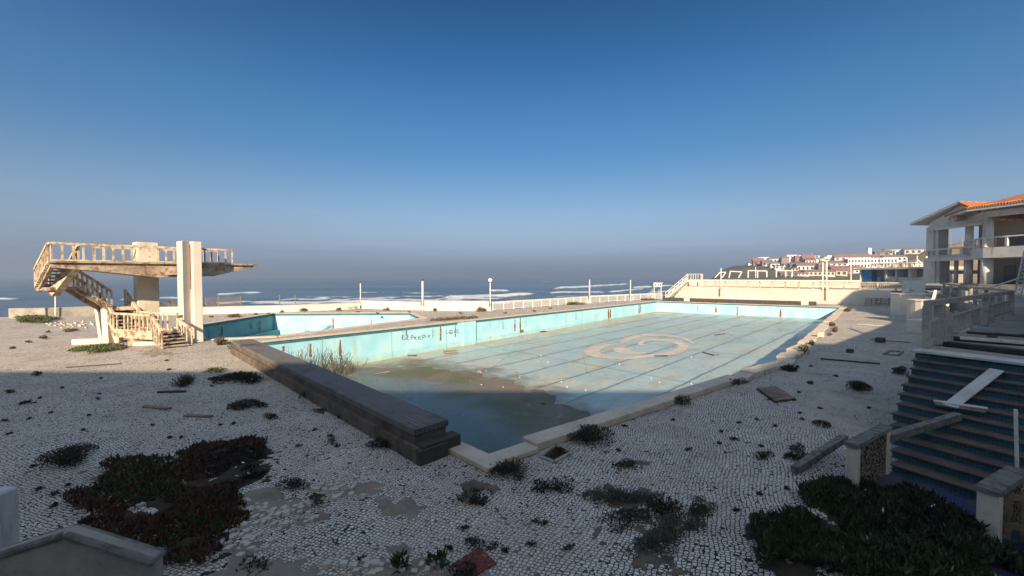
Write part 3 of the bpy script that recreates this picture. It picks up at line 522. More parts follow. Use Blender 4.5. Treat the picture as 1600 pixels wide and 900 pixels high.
# ================================================================== sea wall, promenade fence, lamps
def wallrun(name, pts, z0, z1, th, mat, label, cat, capn=None, group=None):
    t = thing(name, (pts[0][0], pts[0][1], 0), label, cat, group)
    for (a, b) in zip(pts[:-1], pts[1:]):
        a, b = Vector((*a[:2], 0)), Vector((*b[:2], 0)); d = (b-a).normalized(); q = Vector((-d.y, d.x, 0))*th/2
        MB().hexa([(p.x, p.y, z0) for p in (a-q, b-q, b+q, a+q)], [(p.x, p.y, z1) for p in (a-q, b-q, b+q, a+q)]).build('wall', mat, t)
        if capn: 
            q2 = q*1.25; MB().hexa([(p.x, p.y, z1+0.002) for p in (a-q2, b-q2, b+q2, a+q2)], [(p.x, p.y, z1+0.08) for p in (a-q2, b-q2, b+q2, a+q2)]).build('wall_cap', capn, t)
    return t
LP = {}
for k_, px, py in (('a', 563.5, 481.5), ('b', 660.5, 484.5), ('c', 766, 485.5), ('d', 921, 473.5), ('e', 985, 470.5)): LP[k_] = G(px, py)
def up2(px, py): p = G(px, py); return (p.x, p.y)
wallrun('sea_wall', [up2(318, 491), up2(440, 487.5), up2(562, 482.5)], 0, 0.62, 0.3, 'white_wall', 'low white sea wall stepped along the left promenade, topped by a darker cap', 'wall', 'coping')
wallrun('sea_wall', [up2(566, 482), up2(658, 484.4)], 0, 0.80, 0.3, 'white_wall', 'white sea wall between the two leftmost lamp posts', 'wall', 'white_wall')
wallrun('sea_wall', [up2(664, 484.8), up2(764, 485.8)], 0, 0.95, 0.3, 'white_wall', 'tallest white sea wall, ending at the lamp with the round globe', 'wall', 'white_wall')
wallrun('sea_wall', [up2(232, 492.5), up2(318, 491)], 0, 0.75, 0.35, 'paint', 'pale sea wall seen between the pillars of the diving tower', 'wall')
wallrun('concrete_wall', [up2(18, 497), up2(75, 496), up2(148, 492.5)], 0, 0.85, 0.5, 'concrete', 'thick grey concrete wall behind the green herbs at far left', 'wall')
def balustrade(name, a, b, z, h, nb, label, mat='metal', group=None, slats=6, post=0.10, rail=0.08, top=True, lower=0.12):
    a, b = Vector((*a[:2], 0)), Vector((*b[:2], 0)); t = thing(name, (a.x, a.y, z), label, 'fence', group); d = (b-a)
    up = Vector((0, 0, 1)); nrm = d.normalized().cross(up)
    for i in range(nb+1): p = a+d*(i/nb); MB().box((p.x, p.y, z+h/2), (post, post, h), math.atan2(d.y, d.x)).build('post', mat, t)
    hz = Vector((0, 0, z+h+rail/2+0.002)); MB().bar(a+hz, b+hz, post*1.3, rail).build('top_rail', mat, t)
    for i in range(nb):
        p = a+d*((i+0.0)/nb); q = a+d*((i+1.0)/nb); e = (q-p).normalized()*post*0.6; p = p+e; q = q-e; m_ = MB()
        for zz in (z+lower, z+h-0.06-(0.0 if top else 0.15)): m_.bar(p+Vector((0, 0, zz)), q+Vector((0, 0, zz)), 0.05, 0.06)
        for k in range(1, slats+1):
            c_ = p+(q-p)*(k/(slats+1)); m_.box((c_.x, c_.y, z+(lower+h)/2), (0.045, 0.03, h-lower-0.12), math.atan2(d.y, d.x))
        m_.build('slat_panel', mat, t)
    return t
balustrade('promenade_fence', up2(770, 485.3), up2(918, 474), 0, 0.85, 11, 'white slatted promenade fence just right of the globe lamp', slats=8)
balustrade('promenade_fence', up2(923, 473.3), up2(1034, 467.2), 0, 0.9, 9, 'white slatted promenade fence ending at the white stairs beside the far wall', slats=8)
def lamp(p, h, r, label, globe=False, head=True):
    t = thing('lamp_post', p, label, 'lamp post', 'lamp posts along the promenade')
    MB().tube(p, p+Vector((0, 0, h)), r, r*0.85, 10).build('pole', 'metal', t, smooth=True)
    MB().tube(p, p+Vector((0, 0, 0.45)), r*1.7, r*1.5, 10).build('pole_base', 'metal', t)
    if globe:
        MB().ball(p+Vector((0, 0, h+0.16)), 0.22).build('globe', 'globe', t, smooth=True)
        MB().tube(p+Vector((0, 0, h-0.06)), p+Vector((0, 0, h+0.0)), 0.10, 0.12, 10).build('collar', 'dark', t)
    elif head:
        MB().tube(p+Vector((0, 0, h)), p+Vector((0, 0, h+0.14)), r*1.3, r*0.8, 8).build('broken_socket', 'dark', t)
lamp(LP['a'], 2.85, 0.065, 'thin bare lamp post, leftmost on the sea wall')
lamp(LP['b'], 3.15, 0.115, 'thick pale lamp post without a lamp in the white sea wall')
lamp(LP['c'], 3.05, 0.06, 'lamp post still carrying its round white globe', True)
lamp(LP['d'], 3.2, 0.085, 'lamp post rising through the slatted fence with a small broken head')
lamp(LP['e'], 3.1, 0.07, 'bare lamp post without a head near the white stairs', False, False)
rp_ = thing('post', G(1000, 476), 'thin bare pole', 'pole') if False else None
for i, (px, yb, yt, lb) in enumerate(((437, 486.5, 461, 'thin rusty pole behind the sea wall, nearer to the diving tower'), (461.5, 486, 461.5, 'thin rusty pole behind the sea wall, nearer to the leftmost lamp post'), (86.5, 496, 461, 'thin white pole under the spiral stair landing at far left'))):
    p = G(px, yb); q = AT(px, yt, p.y); tag(MB().tube(p, q, 0.045).build('thin_pole', 'metal' if i == 2 else 'oldwood'), lb, 'pole')
cf = thing('mesh_fence', G(325, 489), 'rusty wire mesh fence panel by the sea right of the tower pillar', 'fence')
P0, P1 = AT(322, 479, 44), AT(377, 478.5, 44)
for t in (0.0, 0.36, 1.0):
    p = P0.lerp(P1, t); MB().tube((p.x, p.y, -0.2), (p.x, p.y, 1.45), 0.05).build('post', 'oldwood', cf)
m_ = MB()
for k in range(34): p = P0.lerp(P1, (k+.5)/34); m_.tube((p.x, p.y, 0.35), (p.x, p.y, 1.38), 0.012, k=4)
for k in range(10): zz = 0.35+k*0.114; m_.tube((P0.x, P0.y, zz), (P1.x, P1.y, zz), 0.012, k=4)
m_.build('wire_mesh', 'oldwood', cf)

# ================================================================== white wall across the far end, its stairs, rails and frames
WA, WB = Vector((28.4, 71.2, 0)), Vector((45.3, 49.0, 0)); wd = (WB-WA).normalized(); wn_ = Vector((wd.y, -wd.x, 0)); wn_ = wn_ if wn_.y < 0 else -wn_     # faces the pool
def onwall(px, py=None, off=0.0):
    return onplane(px, 460 if py is None else py, WA+wn_*off, wn_)
fw = thing('retaining_wall', WA, 'long cream white retaining wall beyond the far end of the pool', 'wall')
zt = 1.93; th = -wn_*0.4
MB().hexa([(p.x, p.y, 0) for p in (WA, WB, WB+th, WA+th)], [(p.x, p.y, zt) for p in (WA, WB, WB+th, WA+th)]).build('wall', 'white_wall', fw)
q = wn_*0.35; e = WA.lerp(WB, 0.86); MB().hexa([(p.x, p.y, 0.003) for p in (WA+wn_*0.005, e+wn_*0.005, e+q, WA+q)], [(p.x, p.y, 0.42) for p in (WA+wn_*.005, e+wn_*.005, e+q, WA+q)]).build('plinth', 'white_wall', fw)
for px in (1124, 1289):                                            # rust at the joints
    k = [onwall(px-1.2, 451, 0.006), onwall(px+1.2, 451, 0.006), onwall(px+1.6, 470, 0.006), onwall(px-1.6, 470, 0.006)]; MB().add(k, [(0, 1, 2, 3)]).build('rust_streak', 'rust', fw)
k = [onwall(1352, 465, 0.02), onwall(1395, 466, 0.02), onwall(1394, 477, 0.02), onwall(1351, 476.5, 0.02)]; MB().slabs(k, wn_*0.05).build('vent_grille', 'vent', fw)
fwb = [onwall(1123), onwall(1442)]
bal = balustrade('balustrade', WA.lerp(WB, 0.18)-wn_*0.2, WB-wn_*0.2+wd*2.0, zt, 0.85, 15, 'precast white balustrade running along the top of the far retaining wall', 'tower', None, 7, 0.16, 0.12, False, 0.2)
# parapet wall further back with bent white frames on it
bw = thing('parapet_wall', WA-wn_*6, 'second white parapet wall behind the balustrade, carrying bent white frames', 'wall')
a = AT(1070, 441, 76); b = AT(1345, 437, 60)
MB().hexa([(a.x, a.y, 1.5), (b.x, b.y, 1.5), (b.x, b.y+.3, 1.5), (a.x, a.y+.3, 1.5)], [(a.x, a.y, 3.05), (b.x, b.y, 3.05), (b.x, b.y+.3, 3.05), (a.x, a.y+.3, 3.05)]).build('wall', 'white_wall', bw)
bw2 = b-a
def onpar(px, py): 
    nn = bw2.cross(Vector((0, 0, 1))); p = onplane(px, py, a, nn); return p
FRM = [[(1117, 434), (1125, 425.5), (1134, 425.5), (1128, 434)], [(1139, 434), (1141, 424), (1159, 425), (1154, 434)], [(1169, 434), (1169, 423), (1183.5, 423), (1183.5, 434)], [(1183.5, 423.5), (1198, 423.5), (1198, 433)], [(1213, 433), (1213, 423), (1227.5, 423), (1227.5, 433)], [(1227.5, 423), (1238, 423), (1237, 433)]]
LBL = ['leaning white tube frame nearest the stairs on the parapet', 'skewed white tube frame second along the parapet', 'upright white tube frame in the middle of the parapet', 'half white tube frame with one leg on the parapet', 'tall white tube frame toward the village end of the parapet', 'narrow white tube frame last along the parapet toward the building']
for fr, lb in zip(FRM, LBL):
    P_ = [onpar(*p) for p in fr]; m_ = MB()
    for s_, e_ in zip(P_[:-1], P_[1:]): m_.tube(s_, e_, 0.10, k=6)
    tag(m_.build('tube_frame', 'metal'), lb, 'frame', 'bent white frames on the parapet')
for px, yb, yt, r_, lb in ((1126.5, 452, 419, 0.07, 'rusty pole standing at the left joint of the far white wall'), (1180.5, 434, 417, 0.05, 'slim pole behind the middle tube frame'), (1285.5, 452, 408, 0.08, 'left one of two tall poles standing at the right joint of the far wall'), (1291.5, 452, 405, 0.09, 'right one of two tall poles standing at the right joint of the far wall'), (1329.5, 441, 414, 0.06, 'slim pole left of the blue kiosk')):
    p = onwall(px, yb, 0.12); q = AT(px, yt, p.y); t = thing('tall_pole', p, lb, 'pole'); MB().tube(p, q, r_).build('pole', 'metal', t)
    if px in (1285.5, 1291.5): MB().ball(q+Vector((0, 0, 0.12)), 0.42, 12, (1.1, 1.1, 0.55)).build('lamp_shade', 'metal', t, smooth=True)
# white steel stairs up to the wall
st = thing('outdoor_stairs', G(1042, 467), 'white stairs with tube railings climbing to the left end of the far wall', 'stairs')
s0, s1 = G(1040, 467.5), AT(1072, 441, 71.5); s1.z = 2.75; wv = Vector((0.6, 0.75, 0)).normalized()*1.4
for o_ in (Vector(), wv): MB().bar(s0+o_+Vector((0, 0, .15)), s1+o_, 0.10, 0.28).build('stringer', 'metal', st)
for k in range(14):
    p = s0.lerp(s1, (k+.7)/14.5); MB().hexa([p+Vector((0, 0, -.02)), p+wv+Vector((0, 0, -.02)), p+wv+Vector((.28, -.08, -.02)), p+Vector((.28, -.08, -.02))], [p+Vector((0, 0, .02)), p+wv+Vector((0, 0, .02)), p+wv+Vector((.28, -.08, .02)), p+Vector((.28, -.08, .02))]).build('tread', 'paint', st)
for o_ in (Vector(), wv):
    m_ = MB(); 
    for hh in (0.55, 1.05): m_.tube(s0+o_+Vector((0, 0, hh)), s1+o_+Vector((0, 0, hh)), 0.05, k=6)
    for k in range(6): p = s0.lerp(s1, k/5)+o_; m_.tube(p, p+Vector((0, 0, 1.05)), 0.045, k=6)
    m_.build('railing', 'metal', st)
la = s1; lb_ = s1+wd*2.6+Vector((0, 0, 0))
MB().hexa([p+Vector((0, 0, -.15)) for p in (la, lb_, lb_+wv, la+wv)], [p+Vector((0, 0, -.01)) for p in (la, lb_, lb_+wv, la+wv)]).build('landing', 'paint', st)
for i in range(4): p = la.lerp(lb_, i/3)+wv*(0.1 if i % 2 else 0.9); MB().bar((p.x, p.y, 0), (p.x, p.y, s1.z-.16), 0.16, 0.16).build('leg', 'paint', st)
m_ = MB()
for A_, B_ in ((la, lb_), (la+wv, lb_+wv), (la, la+wv), (lb_, lb_+wv)):
    m_.tube(A_+Vector((0, 0, 1.25)), B_+Vector((0, 0, 1.25)), 0.05, k=6)
    for i in range(4): p = A_.lerp(B_, i/3); m_.tube(p, p+Vector((0, 0, 1.25)), 0.045, k=6)
m_.build('railing', 'metal', st)
sg = thing('hut', AT(1026, 445, 120), 'tiny white hut on the beach left of the far stairs', 'hut')
p = BASE[sg.name]; MB().box((p.x, p.y, p.z), (2.4, 2, 1.1)).build('wall', 'wall_far', sg); MB().box((p.x, p.y, p.z+.61), (2.8, 2.4, 0.1)).build('roof', 'metal', sg); [MB().box((p.x+dx, p.y-1.03, p.z), (.4, .05, .5)).build('window', 'glass', sg) for dx in (-.8, .1, .8)]
[MB().tube((p.x+dx, p.y+dy, -6.2), (p.x+dx, p.y+dy, p.z-.56), .12).build('leg', 'metal', sg) for dx in (-1.0, 1.0) for dy in (-.8, .8)]
# ================================================================== diving tower
tw = thing('diving_tower', (-19.5, 22.5, 0), 'cream concrete diving tower with winding stairs and a cantilevered railed platform', 'diving tower')
ta = Vector((0.588, 0.809, 0)); tb = Vector((-0.809, 0.588, 0)); UPV = Vector((0, 0, 1))
N0 = Vector((-20.7, 19.5, 0)); PZ = 4.24; PW = 2.3
def TP(t, s=0.0, z=0.0): return N0+ta*t+tb*s+Vector((0, 0, z))
# platform: flat top, haunched underside
prof = [(-0.75, PZ), (7.75, PZ+0.05), (7.75, PZ-0.10), (7.1, PZ-0.22), (5.6, PZ-0.62), (3.0, PZ-0.68), (1.0, PZ-0.40), (-0.75, PZ-0.22)]
MB().slabs([TP(t, 0.12, z) for t, z in prof], tb*(PW-0.24)).build('platform', 'slab', tw)
top = MB().slabs([TP(-0.85, 0, PZ+.003), TP(7.95, 0, PZ+.053), TP(7.95, 0, PZ+.14), TP(-0.85, 0, PZ+.09)], tb*PW).build('deck_slab', 'slab', tw)
def pillar(px_l, px_c, px_r, d, ztop, depth, fold, z0=0.0):
    c = AT(px_c, 480, d); c.z = 0; w = 0
    L_ = onplane(px_r, 480, c, tb); wR = (L_-c).dot(ta); A_ = c; B_ = c+ta*wR
    l = onplane(px_l, 480, c, ta); dep = max(depth, (l-c).dot(tb)*1.0)
    if fold: poly = [A_, c+ta*(wR*0.44)+tb*0.21, c+ta*(wR*0.50)+tb*0.21, c+ta*(wR*0.54), B_, B_+tb*dep, A_+tb*dep]
    else: poly = [A_, B_, B_+tb*dep, A_+tb*dep]
    o = MB().prism([(p.x, p.y) for p in poly], z0, ztop).build('pillar', 'white_wall' if fold else 'paint', tw, 0.015); return c, wR, dep
pc, pw_, pd_ = pillar(279, 286.5, 317, 21.9, 5.50, 0.9, True)
pillar(209, 216, 249.5, 22.9, 5.53, 0.9, False)
g_ = pc+ta*(pw_*0.47)+tb*0.22
MB().bar((g_.x, g_.y, 2.9), (g_.x, g_.y, 5.35), 0.05, 0.06).build('drain_pipe', 'rust', tw)
MB().slabs([TP(3.3, 0.0, PZ-.55)+tb*-.0, TP(4.9, 0.0, PZ-.55), TP(4.9, 0.0, PZ-.1), TP(3.3, 0, PZ-.1)], -tb*0.35).build('bracket', 'slab', tw)
def run(pts, h, n, name='railing', mat='tower', bw=0.075, bd=0.05, rail=0.11, foot=True):
    m_ = MB(); r_ = MB(); L_ = [0]
    for a, b in zip(pts[:-1], pts[1:]): L_.append(L_[-1]+(b-a).length)
    for i in range(n+1):
        s = L_[-1]*i/n; k = max(j for j in range(len(L_)-1) if L_[j] <= s+1e-6); t = (s-L_[k])/(L_[k+1]-L_[k]); p = pts[k].lerp(pts[k+1], t); d = (pts[k+1]-pts[k])
        j_ = rng.uniform(-.012, .012); gone = rng.uniform() < .06 and 0 < i < n; m_.box((p.x+j_, p.y, p.z+(h/2-0.03 if not gone else .08)), (bw, bd, h+0.05 if not gone else .16), math.atan2(d.y, d.x))
    for a, b in zip(pts[:-1], pts[1:]):
        r_.bar(a+UPV*h, b+UPV*h, 0.11, rail)
        if foot: m_.bar(a+UPV*0.02, b+UPV*0.02, 0.09, 0.08)
    o = m_.build(name, mat, tw); r_.build('handrail', mat, o); return o
zz = PZ+0.10
run([TP(-0.75, 0.05, zz), TP(0.0, 0.05, zz), TP(6.55, 0.05, zz+.04)], 0.80, 21)
run([TP(1.0, PW-.05, zz), TP(6.55, PW-.05, zz+.04)], 0.80, 15)
# winding stairs: foot, lower landing, V support, upper flight, corner landing, top flight
SW = ta*1.08
F_, L2, L1 = Vector((-17.35, 20.3, 0.0)), Vector((-18.3, 20.8, 0.75)), Vector((-21.3, 21.9, 0.75))
B1, A1 = Vector((-22.5, 22.3, 1.95)), Vector((-22.9, 20.95, 3.08))
C1 = Vector((-23.2, 20.0, 3.08)); T1 = Vector((-21.35, 18.95, PZ))
def slab_between(a, b, w, th_, name, mat='slab'):
    return MB().hexa([a-UPV*th_, b-UPV*th_, b+w-UPV*th_, a+w-UPV*th_], [a, b, b+w, a+w]).build(name, mat, tw)
def flight(a, b, w, n, th_=0.22):
    slab_between(a-UPV*0.12, b-UPV*0.12, w, th_, 'stair_slab')
    for k in range(n):
        p = a.lerp(b, k/n); q = a.lerp(b, (k+1)/n); p2 = Vector((p.x, p.y, q.z-0.03)); q2 = Vector((q.x, q.y, q.z-0.03)); ov = (q-p)*0.25; ov.z = 0
        MB().hexa([p2-ov-UPV*.06, q2-UPV*.06, q2+w-UPV*.06, p2+w-ov-UPV*.06], [p2-ov, q2, q2+w, p2+w-ov]).build('step', 'slab', tw)
flight(F_, L2, SW, 5); slab_between(L2, L1, SW, 0.16, 'landing', 'tower'); 
MB().bar(L2.lerp(L1, .03)+SW*.15-UPV*.28, L2.lerp(L1, .97)+SW*.15-UPV*.28, 0.25, 0.22).build('landing_beam', 'tower', tw)
W2 = Vector((1.0, -0.25, 0)); W3 = Vector((0.5, 0.85, 0))
def open_flight(a, b, w, n):                                        # treads on two slanting beams
    for k_, o_ in enumerate((w*0.12, w*0.88)): MB().bar(a+o_-UPV*.16, b+o_-UPV*.10, .14, .17).build('stair_beam', 'slab', tw)
    for k in range(n):
        p = a.lerp(b, k/n); q = a.lerp(b, (k+1)/n); p2 = Vector((p.x, p.y, q.z)); q2 = Vector((q.x, q.y, q.z)); e_ = (q2-p2)*.12
        MB().hexa([x-UPV*.09 for x in (p2-e_, q2, q2+w, p2+w-e_)], [x-UPV*.02 for x in (p2-e_, q2, q2+w, p2+w-e_)]).build('step', 'slab', tw)
flight(L1, B1, SW, 7); slab_between(B1-Vector((.1, 0, 0)), B1+Vector((.6, .9, 0)), W2, 0.2, 'landing', 'tower')
open_flight(B1, A1, W2, 7)
slab_between(C1, A1, W2, 0.16, 'landing'); open_flight(C1, T1, W3, 7)
run([L2, F_], 0.85, 4, foot=False); run([L1, L2], 0.88, 10); run([B1, L1], 0.88, 6)
run([F_+SW+Vector((.15, 0, .12)), L2+SW*0.98-Vector((0, 0, .1))], 0.72, 3, foot=False); run([L1+SW, L2+SW*.98], 0.88, 8); run([B1+SW, L1+SW], 0.88, 6)
run([C1, A1, B1], 0.85, 11); run([A1+W2, B1+W2], 0.85, 7); run([C1, T1, TP(-0.75, 0.05, zz-.05)], 0.85, 11)
run([C1+W3, T1+W3], 0.85, 6)
V0 = G(168, 537); MB().bar(G(165, 537)+Vector((0, 0, -.1)), AT(154, 468, V0.y+.5), 0.17, 0.45, up=(0, 1, 0)).build('support_leg', 'paint', tw); MB().bar(G(172, 537)+Vector((0, 0, -.1)), AT(168, 478, V0.y+.4), 0.32, 0.45, up=(0, 1, 0)).build('support_leg', 'paint', tw)
MB().bar(AT(117, 415, 19.9), AT(84, 458, 20.2), 0.34, 0.42).build('brace', 'tower', tw)
p = L2.lerp(L1, .55)+SW*.5; MB().box((p.x, p.y, 0.2), (1.2, .5, .42), 0.4).build('landing_pier', 'slab', tw)
p = G(147, 537); cb = thing('concrete_block', p, 'low L-shaped white concrete block left of the tower support', 'block'); MB().box((p.x-.1, p.y, .14), (1.5, .5, .28), .25).build('base', 'paint', cb, .02); MB().box((p.x+.75, p.y+.25, .3), (.8, .4, .6), .25).build('upright', 'paint', cb, .02)
cb = G(219, 541); tag(MB().box((cb.x+.2, cb.y+.6, .1), (1.5, .8, .2), .3).build('concrete_slab', 'paint', None, .02), 'pale slab lying under the lower landing of the diving tower', 'slab')

# ================================================================== right side: terrace, blue stairs, parapets
e1 = Vector((0.89, 0.455, 0)).normalized(); e2 = Vector((-e1.y, e1.x, 0)); SO = Vector((7.0, 7.5, 0)); NS = 12; RISE = 0.143; RUN = 0.355
LEFT_PX = [(1394, 727), (1394, 710), (1394, 692), (1394, 672), (1395, 652), (1403, 637), (1406, 622), (1411, 606), (1419, 591), (1424, 577), (1427, 564), (1430, 551)]
bs = thing('blue_stairs', SO, 'broad flight of blue tiled stairs with brown treads at right', 'stairs')
ends = []
for k in range(NS):
    z = RISE*(k+1); f = SO+e1*(RUN*k); q = onplane(LEFT_PX[k][0], LEFT_PX[k][1], f, e1); s = (q-f).dot(e2); s = min(max(s, -0.3), 2.2); ends.append(s)
RW = -9.0
for k in range(NS):
    z0, z1 = RISE*k, RISE*(k+1); f = SO+e1*(RUN*k); s = ends[k]; a, b = f+e2*s, f+e2*RW; bk = e1*(RUN*(NS-k)+0.3)
    MB().hexa([(p.x, p.y, z0-(0.3 if k == 0 else 0)) for p in (a, b, b+bk, a+bk)], [(p.x, p.y, z1-0.028) for p in (a, b, b+bk, a+bk)]).build('riser', 'riser', bs)
    if k < NS-1:
        a2, b2 = a-e1*0.03+e2*0.03, b-e1*0.03; tr = e1*0.44
        MB().hexa([(p.x, p.y, z1-0.026) for p in (a2, b2, b2+tr, a2+tr)], [(p.x, p.y, z1+0.002) for p in (a2, b2, b2+tr, a2+tr)]).build('tread', 'tread', bs)
TZ = RISE*NS
tl = SO+e1*(RUN*(NS-1))+e2*ends[-1]; tr_ = SO+e1*(RUN*(NS-1))+e2*RW
RA = onplane(1447, 548, Vector((0, 0, TZ)), UPV); RB = AT(1579, 498, 19.6); RB.z = TZ; RC = AT(1470, 460, 44.0); RC.z = TZ
pl0 = Vector((-(RB-RA).normalized().y, (RB-RA).normalized().x, 0))*.16
ter = [tl+e1*0.3, RA+pl0, RB+pl0, RC+Vector((-.3, 0, 0)), Vector((58, 58, 0)), Vector((100, 58, 0)), Vector((100, -20, 0)), tr_-e2*2]
t_ = MB().prism([(p.x, p.y) for p in ter], -0.2, TZ); t_.build('terrace', 'concrete'); tag(bpy.data.objects['terrace'], kind='structure')
bt = Vector((0, 0, 0)); m_ = MB(); 
tl2 = [tl-e1*0.07+e2*0.08, tr_-e1*0.07, tr_+e1*0.55, tl+e1*0.55+e2*0.08]
MB().hexa([(p.x, p.y, TZ+.003) for p in tl2], [(p.x, p.y, TZ+.06) for p in tl2]).build('top_slab', 'board', bs, .008)
# sunken blue floor with debris between the parapets
bf = [SO+e2*0.3-e1*0.02, SO+e2*-4-e1*0.02, SO+e2*-4-e1*2.2, SO+e2*0.3-e1*2.2]; tag(polymesh('blue_floor', [p.xy for p in bf], [], 0.006, 'blue_floor'), kind='structure')
def parapet(a, b, h, label, th=0.17):
    t = thing('parapet', a, label, 'wall'); d = (b-a).normalized(); q = Vector((-d.y, d.x, 0)); L_ = (b-a).length
    for p in (a+d*0.06, b-d*0.06): MB().box((p.x, p.y, h/2-.02), (0.14, th, h+.04), math.atan2(d.y, d.x)).build('end_post', 'paint', t, 0.02)
    c_ = (a+b)/2; MB().box((c_.x, c_.y, h/2), (L_-.27, th*0.72, h), math.atan2(d.y, d.x)).build('pebble_panel', 'pebble', t)
    m_ = MB(); A_ = a-d*.05; B_ = b+d*.05; n_ = 12
    for i in range(n_):
        p = A_.lerp(B_, i/n_); r_ = A_.lerp(B_, (i+1)/n_); w_ = th/2+.02; j1, j2 = rng.uniform(-.012, .012, 2)
        m_.hexa([(x.x, x.y, h+.022) for x in (p-q*w_, r_-q*w_, r_+q*w_, p+q*w_)], [(x.x, x.y, h+zz_) for x, zz_ in ((p-q*w_*.9,   .075+j1), (r_-q*w_*.9,   .075+j2), (r_+q*w_*.9,   .075+j2), (p+q*w_*.9,   .075+j1))])
    m_.build('parapet_cap', 'lichen', t); return t
pa = G(1329, 772); pb = SO+e2*0.05-e1*0.12
parapet(pa, Vector((pb.x, pb.y, 0)), 0.78, 'pebble-dashed parapet with white end posts at the left foot of the blue stairs')
pa2 = G(1542, 846, .0); parapet(pa2, pa2+e1*1.2, 0.66, 'pebble-dashed parapet with a lichen cap at the right foot of the blue stairs', 0.22)
pk = thing('picket_fence', G(1565, 842), 'short grey wooden picket fence beside the right parapet', 'fence')
for i in range(6):
    p = G(1566, 842)+e1*0.0+Vector((0.13*i+.05, -0.10*i, 0)); MB().bar((p.x, p.y, 0), (p.x, p.y, 0.72+.02*(i % 3)), 0.085, 0.025, up=(.6, .8, 0)).build('picket', 'oldwood', pk)
p = G(1566, 842)+Vector((0, .04, .2)); MB().bar(p, p+Vector((.8, -.62, 0)), .03, .08).build('fence_rail', 'oldwood', pk); p.z = .6; MB().bar(p, p+Vector((.8, -.62, 0)), .03, .08).build('fence_rail', 'oldwood', pk)
# timber lying on the stairs
def onstair(px, py, lift=0.0):                                      # meet the stair slope
    nrm = (UPV*RUN-e1*RISE).normalized(); return onplane(px, py, SO+UPV*(RISE+lift), nrm)
def plank(p, q, w, h, mat, label, up=(0, 0, 1)):
    return tag(MB().bar(p, q, w, h, up).build('plank', mat, None, 0.006), label, 'plank')
slope_up = (UPV*RUN-e1*RISE).normalized()
plank(onstair(1484, 635, .03), onstair(1558, 578, .03), .22, .03, 'board', 'wide white board lying up the blue stairs', slope_up)
plank(onstair(1459, 627, .04), onstair(1543, 639, .04), .07, .05, 'board', 'pale batten lying along a tread under the white board', slope_up)
plank(onstair(1461, 631.5, .01), onstair(1540, 644, .01), .05, .03, 'oldwood', 'thin brown batten beside the pale batten on the blue stairs', slope_up)
plank(Vector((pb.x, pb.y, 0))-e1*0.15+UPV*0.62, onstair(1497, 650, .05), .13, .13, 'lichen', 'lichen-covered beam resting on the left parapet and the stairs')
p0, p1 = G(1241, 740), G(1319, 708); plank(p0+UPV*.07, Vector((p1.x, p1.y, .32)), .13, .13, 'lichen', 'lichen-covered beam leaning on the left parapet from the paving')
pl = G(1590, 770, .3); tag(MB().tube((pl.x, pl.y, 0.3), AT(1587, 640, pl.y), .022).build('thin_pole', 'metal'), 'thin white pole standing behind the right parapet', 'pole')
# broken railing of posts and slat panels round the terrace
rl = thing('terrace_railing', RA, 'battered concrete railing with slatted panels along the near edge of the terrace', 'railing')
dR = (RB-RA); dn = dR.normalized(); ang = math.atan2(dn.y, dn.x); RH = 1.12
for t, w, hh in ((0.0, .17, RH), (0.085, .22, RH), (0.17, .10, .8), (0.38, .09, .78), (0.55, .20, RH), (0.66, .09, .78), (0.83, .09, .78), (1.0, .20, RH)):
    p = RA+dR*t; MB().box((p.x, p.y, TZ+.06+hh/2-.03), (w, w*.9, hh), ang).build('post', 'oldpaint', rl, .01)
MB().bar(RA+UPV*(RH+.08), RB+UPV*(RH+.02), .15, .14).build('top_rail', 'concrete', rl)
for a, b in ((0.02, 0.07), (0.185, 0.37), (0.39, 0.47), (0.565, 0.65), (0.67, 0.82), (0.84, 0.98)):
    m_ = MB(); A_, B_ = RA+dR*a, RA+dR*b; n_ = max(3, int((B_-A_).length/.16)); dz_ = rng.uniform(-.03, .03)
    for zz_ in (.24, .74): m_.bar(A_+UPV*(zz_+dz_), B_+UPV*zz_, .06, .06)
    for k in range(n_): p = A_.lerp(B_, (k+.5)/n_); m_.box((p.x, p.y, TZ+.49), (.075, .03, .50), ang+.05)
    m_.build('slat_panel', 'oldpaint', rl)
rl2 = thing('terrace_railing', RB, 'long broken concrete railing receding along the terrace toward the building', 'railing')
dR2 = RC-RB; a2 = math.atan2(dR2.y, dR2.x)
MB().bar(RB+UPV*(RH+.05), RC+UPV*RH, .15, .13).build('top_rail', 'concrete', rl2)
for i in range(17): 
    p = RB+dR2*((i+.4)/17); hh = RH if i % 3 == 0 else rng.uniform(.75, 1.05); MB().box((p.x, p.y, TZ+hh/2), (.2, .16, hh), a2).build('post', 'concrete' if i % 4 else 'paint', rl2, .01)
m_ = MB(); m_.bar(RB+UPV*.35, RC+UPV*.35, .1, .1); m_.build('low_rail', 'concrete', rl2)
